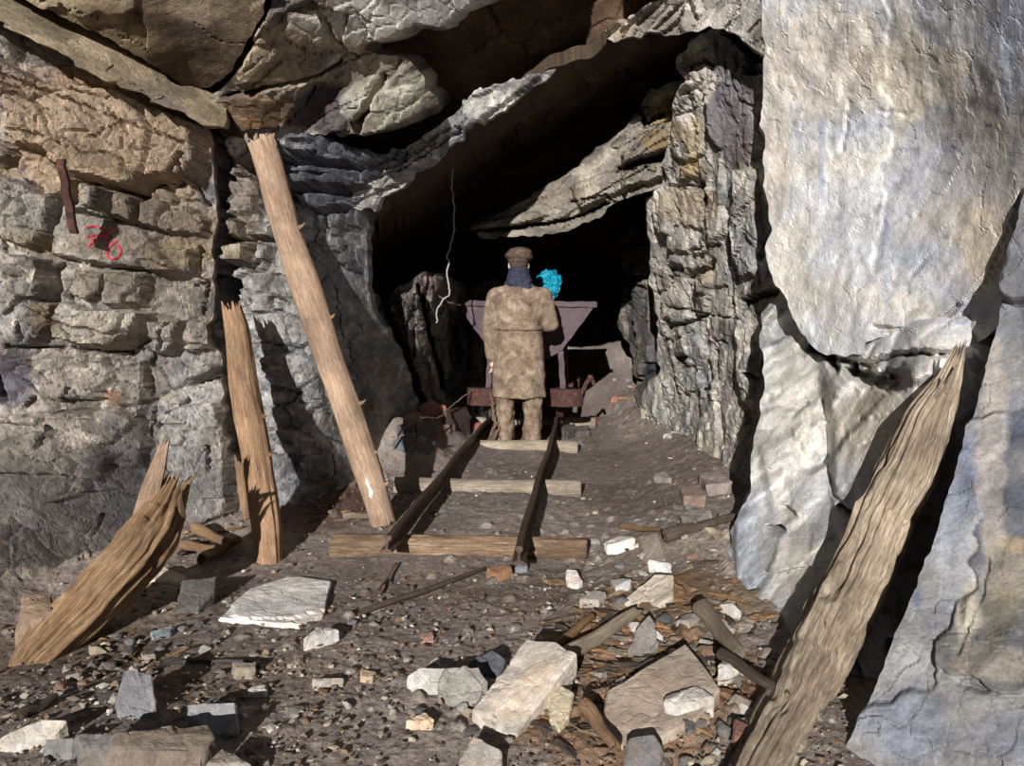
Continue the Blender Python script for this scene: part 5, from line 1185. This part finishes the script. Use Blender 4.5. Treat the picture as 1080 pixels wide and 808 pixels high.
for k in range(10):
    o = stone_from_hull('loose_stone', rand_hull(50 + k, 1, .75, .5), scol[k], 'small loose stone lying on the mine floor rubble', 'stone', 'loose stones on the floor', rough=.05, seed=600 + k, cuts=3, bevel=.05)
    o.data.transform(Matrix.Translation((0, 0, -max(v.co.z for v in o.data.vertices) * .35))); protos.append(o)
zones = [(700,690,90,90,60,.034), (120,700,130,60,50,.026), (480,740,180,60,50,.02), (180,630,110,40,34,.02), (340,530,60,30,20,.02), (690,570,60,50,26,.03), (650,400,60,22,18,.05), (560,640,120,60,22,.014), (760,780,50,40,18,.03), (330,700,80,90,18,.012), (440,610,90,22,18,.014)]
first = {}; cnt = 0
for (zx, zy, rx, ry, n, sz) in zones:
    for i in range(n):
        x_ = zx + rng.gauss(0, .55) * rx; y_ = zy + rng.gauss(0, .55) * ry
        if y_ > 840 or y_ < 398: continue
        p = ong(x_, y_); k = rng.randrange(10)
        if not 1.2 < p[1] < 9.5 or cnt >= 296: continue
        cnt += 1; zc_ = zone_phrase(x_, y_)
        s_ = sz * rng.uniform(.5, 1.5)
        if -.72 < p[0] - .1 * (p[1] - 3.3) < .25 and 3.3 < p[1] < 7.5: continue
        h = BV.ray_cast(Vector(CAM), Vector(p - CAM).normalized())
        if h[0] is not None and (h[0] - Vector(p)).length > .15: continue
        if k not in first: o = protos[k]; first[k] = 1
        else: o = protos[k].copy(); COL.objects.link(o)
        o.location = (p[0], p[1], floor_z(p[0], p[1]) + s_ * .10); o.scale = (s_, s_, s_ * rng.uniform(.7, 1.1)); o.rotation_euler = (rng.uniform(-.3, .3), rng.uniform(-.3, .3), rng.uniform(0, 6.28)); o['label'] = 'small %s loose stone %s' % (CN[k], zc_)
for k in range(10):
    if k not in first: bpy.data.objects.remove(protos[k])
# ---- wood chips and sticks
def chip_mesh(seed, L=1.0):
    r_ = random.Random(seed); pts = []
    for e in (-1, 1):
        for _ in range(5): pts.append((e * L / 2 * r_.uniform(.6, 1), r_.uniform(-.12, .12), r_.uniform(-.04, .04)))
    for _ in range(4): pts.append((r_.uniform(-.3, .3), r_.uniform(-.16, .16), r_.uniform(-.05, .05)))
    bm = bmesh.new()
    for p in pts: bm.verts.new(p)
    rr_ = bmesh.ops.convex_hull(bm, input=bm.verts); bmesh.ops.delete(bm, geom=list({g for g in rr_['geom_interior'] + rr_['geom_unused'] if isinstance(g, bmesh.types.BMVert)}), context='VERTS')
    bmesh.ops.subdivide_edges(bm, edges=bm.edges, cuts=2)
    for v in bm.verts: v.co += Vector((0, .02 * math.sin(v.co.x * 23 + seed), .02 * math.sin(v.co.x * 17)))
    me = bm_mesh('wood_chip', bm, [M['wood_chip'], M['wood_rot'], M['wood_grey'], M['wood_dark']][seed % 4])
    uv = me.uv_layers.new(name='UVMap')
    for l, u in zip(me.loops, uv.data): c_ = me.vertices[l.vertex_index].co; u.uv = (c_.y * 3 + c_.z * 2, c_.x)
    return me
cms = [chip_mesh(k) for k in range(12)]; cnt2 = 0
zones = [(655,700,80,70,110,.13), (745,665,60,60,50,.13), (700,640,60,26,30,.10), (600,700,40,40,20,.10), (215,570,50,16,22,.12), (150,690,90,40,26,.06), (340,530,46,24,20,.07), (620,760,60,40,36,.08), (560,800,60,20,14,.08), (760,570,40,16,10,.08), (480,620,110,30,14,.05), (300,740,140,50,18,.04), (665,420,14,6,6,.10)]
for (zx, zy, rx, ry, n, sz) in zones:
    for i in range(n):
        x_ = zx + rng.gauss(0, .55) * rx; y_ = zy + rng.gauss(0, .55) * ry
        if y_ > 840 or y_ < 400: continue
        p = ong(x_, y_); h = BV.ray_cast(Vector(CAM), Vector(p - CAM).normalized())
        if h[0] is not None and (h[0] - Vector(p)).length > .15: continue
        if -.7 < p[0] - .1 * (p[1] - 3.3) < .2 and 3.4 < p[1] < 7.5: continue
        if cnt2 >= 296 or not 1.2 < p[1] < 9.5: continue
        cnt2 += 1; kk = rng.randrange(12); s_ = sz * rng.uniform(.5, 1.5); o = obj('wood_chip', cms[kk], label='%s splintered wood chip %s' % (['tan', 'brown', 'grey', 'dark'][kk % 4], zone_phrase(x_, y_)), cat='wood chip', group='wood chips on the floor')
        o.location = (p[0], p[1], floor_z(p[0], p[1]) + s_ * .05); o.scale = (s_, s_ * rng.uniform(.5, 1.3), s_); o.rotation_euler = (rng.uniform(-.25, .25), rng.uniform(-.2, .2), rng.uniform(0, 6.28))
def stick(name, a, b, r, mat, label, cat='stick', h=.02, seed=0, **k):
    A = ong(*a, h); B = ong(*b, h); pts = [(A + (B - A) * t_ + np.array([0, 0, .004 * math.sin(9 * t_)]), r * (1 - .4 * t_)) for t_ in np.linspace(0, 1, 7)]
    return obj(name, log_mesh(name, pts, mat, seed=seed, seg=14, ring=40, rough=.12, grooves=.12, **k), label=label, cat=cat)
stick('stick', (380,646), (512,600), .014, M['wood_dark'], 'long thin dark stick pointing to the orange-brown wood chunk', seed=1)
stick('stick', (398,625), (418,594), .008, M['wood_brown'], 'thin brown twig left of the front sleeper', seed=2)
stick('plank_scrap', (205,556), (245,575), .028, M['wood_rot'], 'orange splinter of plank leaning between the two left timbers', 'wood scrap', .04, 3)
stick('plank_scrap', (190,574), (238,580), .022, M['wood_brown'], 'flat brown splinter lying below the orange splinter', 'wood scrap', .03, 4)
stick('plank_scrap', (212,590), (252,570), .026, M['wood_rot'], 'orange strip of wood touching the foot of the short brown timber', 'wood scrap', .03, 5)
stick('plank_scrap', (308,512), (355,510), .030, M['wood_brown'], 'brown weathered plank end behind the foot of the tall trunk', 'wood scrap', .05, 6)
stick('plank_scrap', (362,545), (405,543), .02, M['wood_grey'], 'bleached board at the foot of the tall trunk', 'wood scrap', .03, 7)
stick('plank_scrap', (586,700), (668,648), .028, M['wood_grey'], 'long bleached splinter behind the large cream block', 'wood scrap', .05, 8, tear1=.05)
stick('plank_scrap', (574,690), (625,650), .02, M['wood_chip'], 'pale curved sliver beside the long bleached splinter', 'wood scrap', .04, 9)
stick('plank_scrap', (740,640), (780,690), .032, M['wood_grey'], 'grey-brown slat running down to the foot of the large weathered timber', 'wood scrap', .06, 10)
stick('plank_scrap', (760,690), (830,735), .02, M['wood_dark'], 'dark thin slat disappearing behind the large weathered timber', 'wood scrap', .06, 11)
stick('plank_scrap', (650,421), (675,419), .018, M['wood_brown'], 'orange-brown wood scrap on the floor near the right pillar', 'wood scrap', .02, 12)
stick('plank_scrap', (700,565), (775,545), .03, M['wood_dark'], 'dark fibrous timber remnant along the foot of the pale right rock', 'wood scrap', .05, 13)
stick('plank_scrap', (655,555), (700,560), .016, M['wood_rot'], 'thin orange-brown wood strip beside the white rounded stone', 'wood scrap', .02, 14)
stick('plank_scrap', (618,745), (650,790), .024, M['wood_brown'], 'short brown stick pointing at the bottom of the broad brown slab', 'wood scrap', .05, 15)
stick('plank_scrap', (20,755), (60,735), .014, M['wood_dark'], 'dark twig above the long pale flat stone', 'wood scrap', .02, 16)
# ---- gravel: too many to count
gr = random.Random(3); nr = np.random.RandomState(5); Vg = []; Fg = []; Cg = []
ico = bmesh.new(); bmesh.ops.create_icosphere(ico, subdivisions=1, radius=1); IV = np.array([v.co[:] for v in ico.verts]); IF = np.array([[v.index for v in f.verts] for f in ico.faces]); ico.free()
N_ = 7000
gx = nr.uniform(-40, 900, N_); gy = 400 + 440 * nr.rand(N_) ** .8
pp = on(gx, gy, 0.02); keep = (vnoise(np.c_[pp[:, 0] * 1.4, pp[:, 1] * 1.4, pp[:, 0] * 0], 77) + .6 * np.exp(-(d2line(pp[:, 0], pp[:, 1], RW) / .5) ** 2) + .6 * np.exp(-((gx - 640) / 130) ** 2 - ((gy - 720) / 90) ** 2) > nr.uniform(-.7, .9, N_))
pp = pp[keep]; zz = fz(pp[:, 0], pp[:, 1]); gcol = np.array([lin(c_) for c_ in [(150,140,128), (116,112,108), (176,164,146), (124,100,82), (100,90,84), (190,184,172), (140,120,98), (120,106,96)]])
for k in range(len(pp)):
    s_ = (.0025 + .009 * nr.rand() ** 3) * (1 + .12 * pp[k, 1]); A_ = IV * nr.uniform(.35, 1.4, (12, 1)) * s_ * np.array([nr.uniform(.6, 1.6), nr.uniform(.6, 1.4), nr.uniform(.3, .7)])
    a_ = nr.uniform(0, 6.28); c_, q_ = math.cos(a_), math.sin(a_); A_ = A_ @ np.array([[c_, q_, 0], [-q_, c_, 0], [0, 0, 1]])
    Fg.append(IF + 12 * k); Vg.append(A_ + np.array([pp[k, 0], pp[k, 1], zz[k] + .010])); Cg.append(np.tile(gcol[nr.randint(8)] * nr.uniform(.7, 1.2), (12, 1)))
o = obj('gravel', mesh_np('gravel', np.concatenate(Vg), np.concatenate(Fg), M['stone'], False, np.concatenate(Cg)), label='fine gravel and grit strewn over the whole mine floor', cat='gravel', kind='stuff')
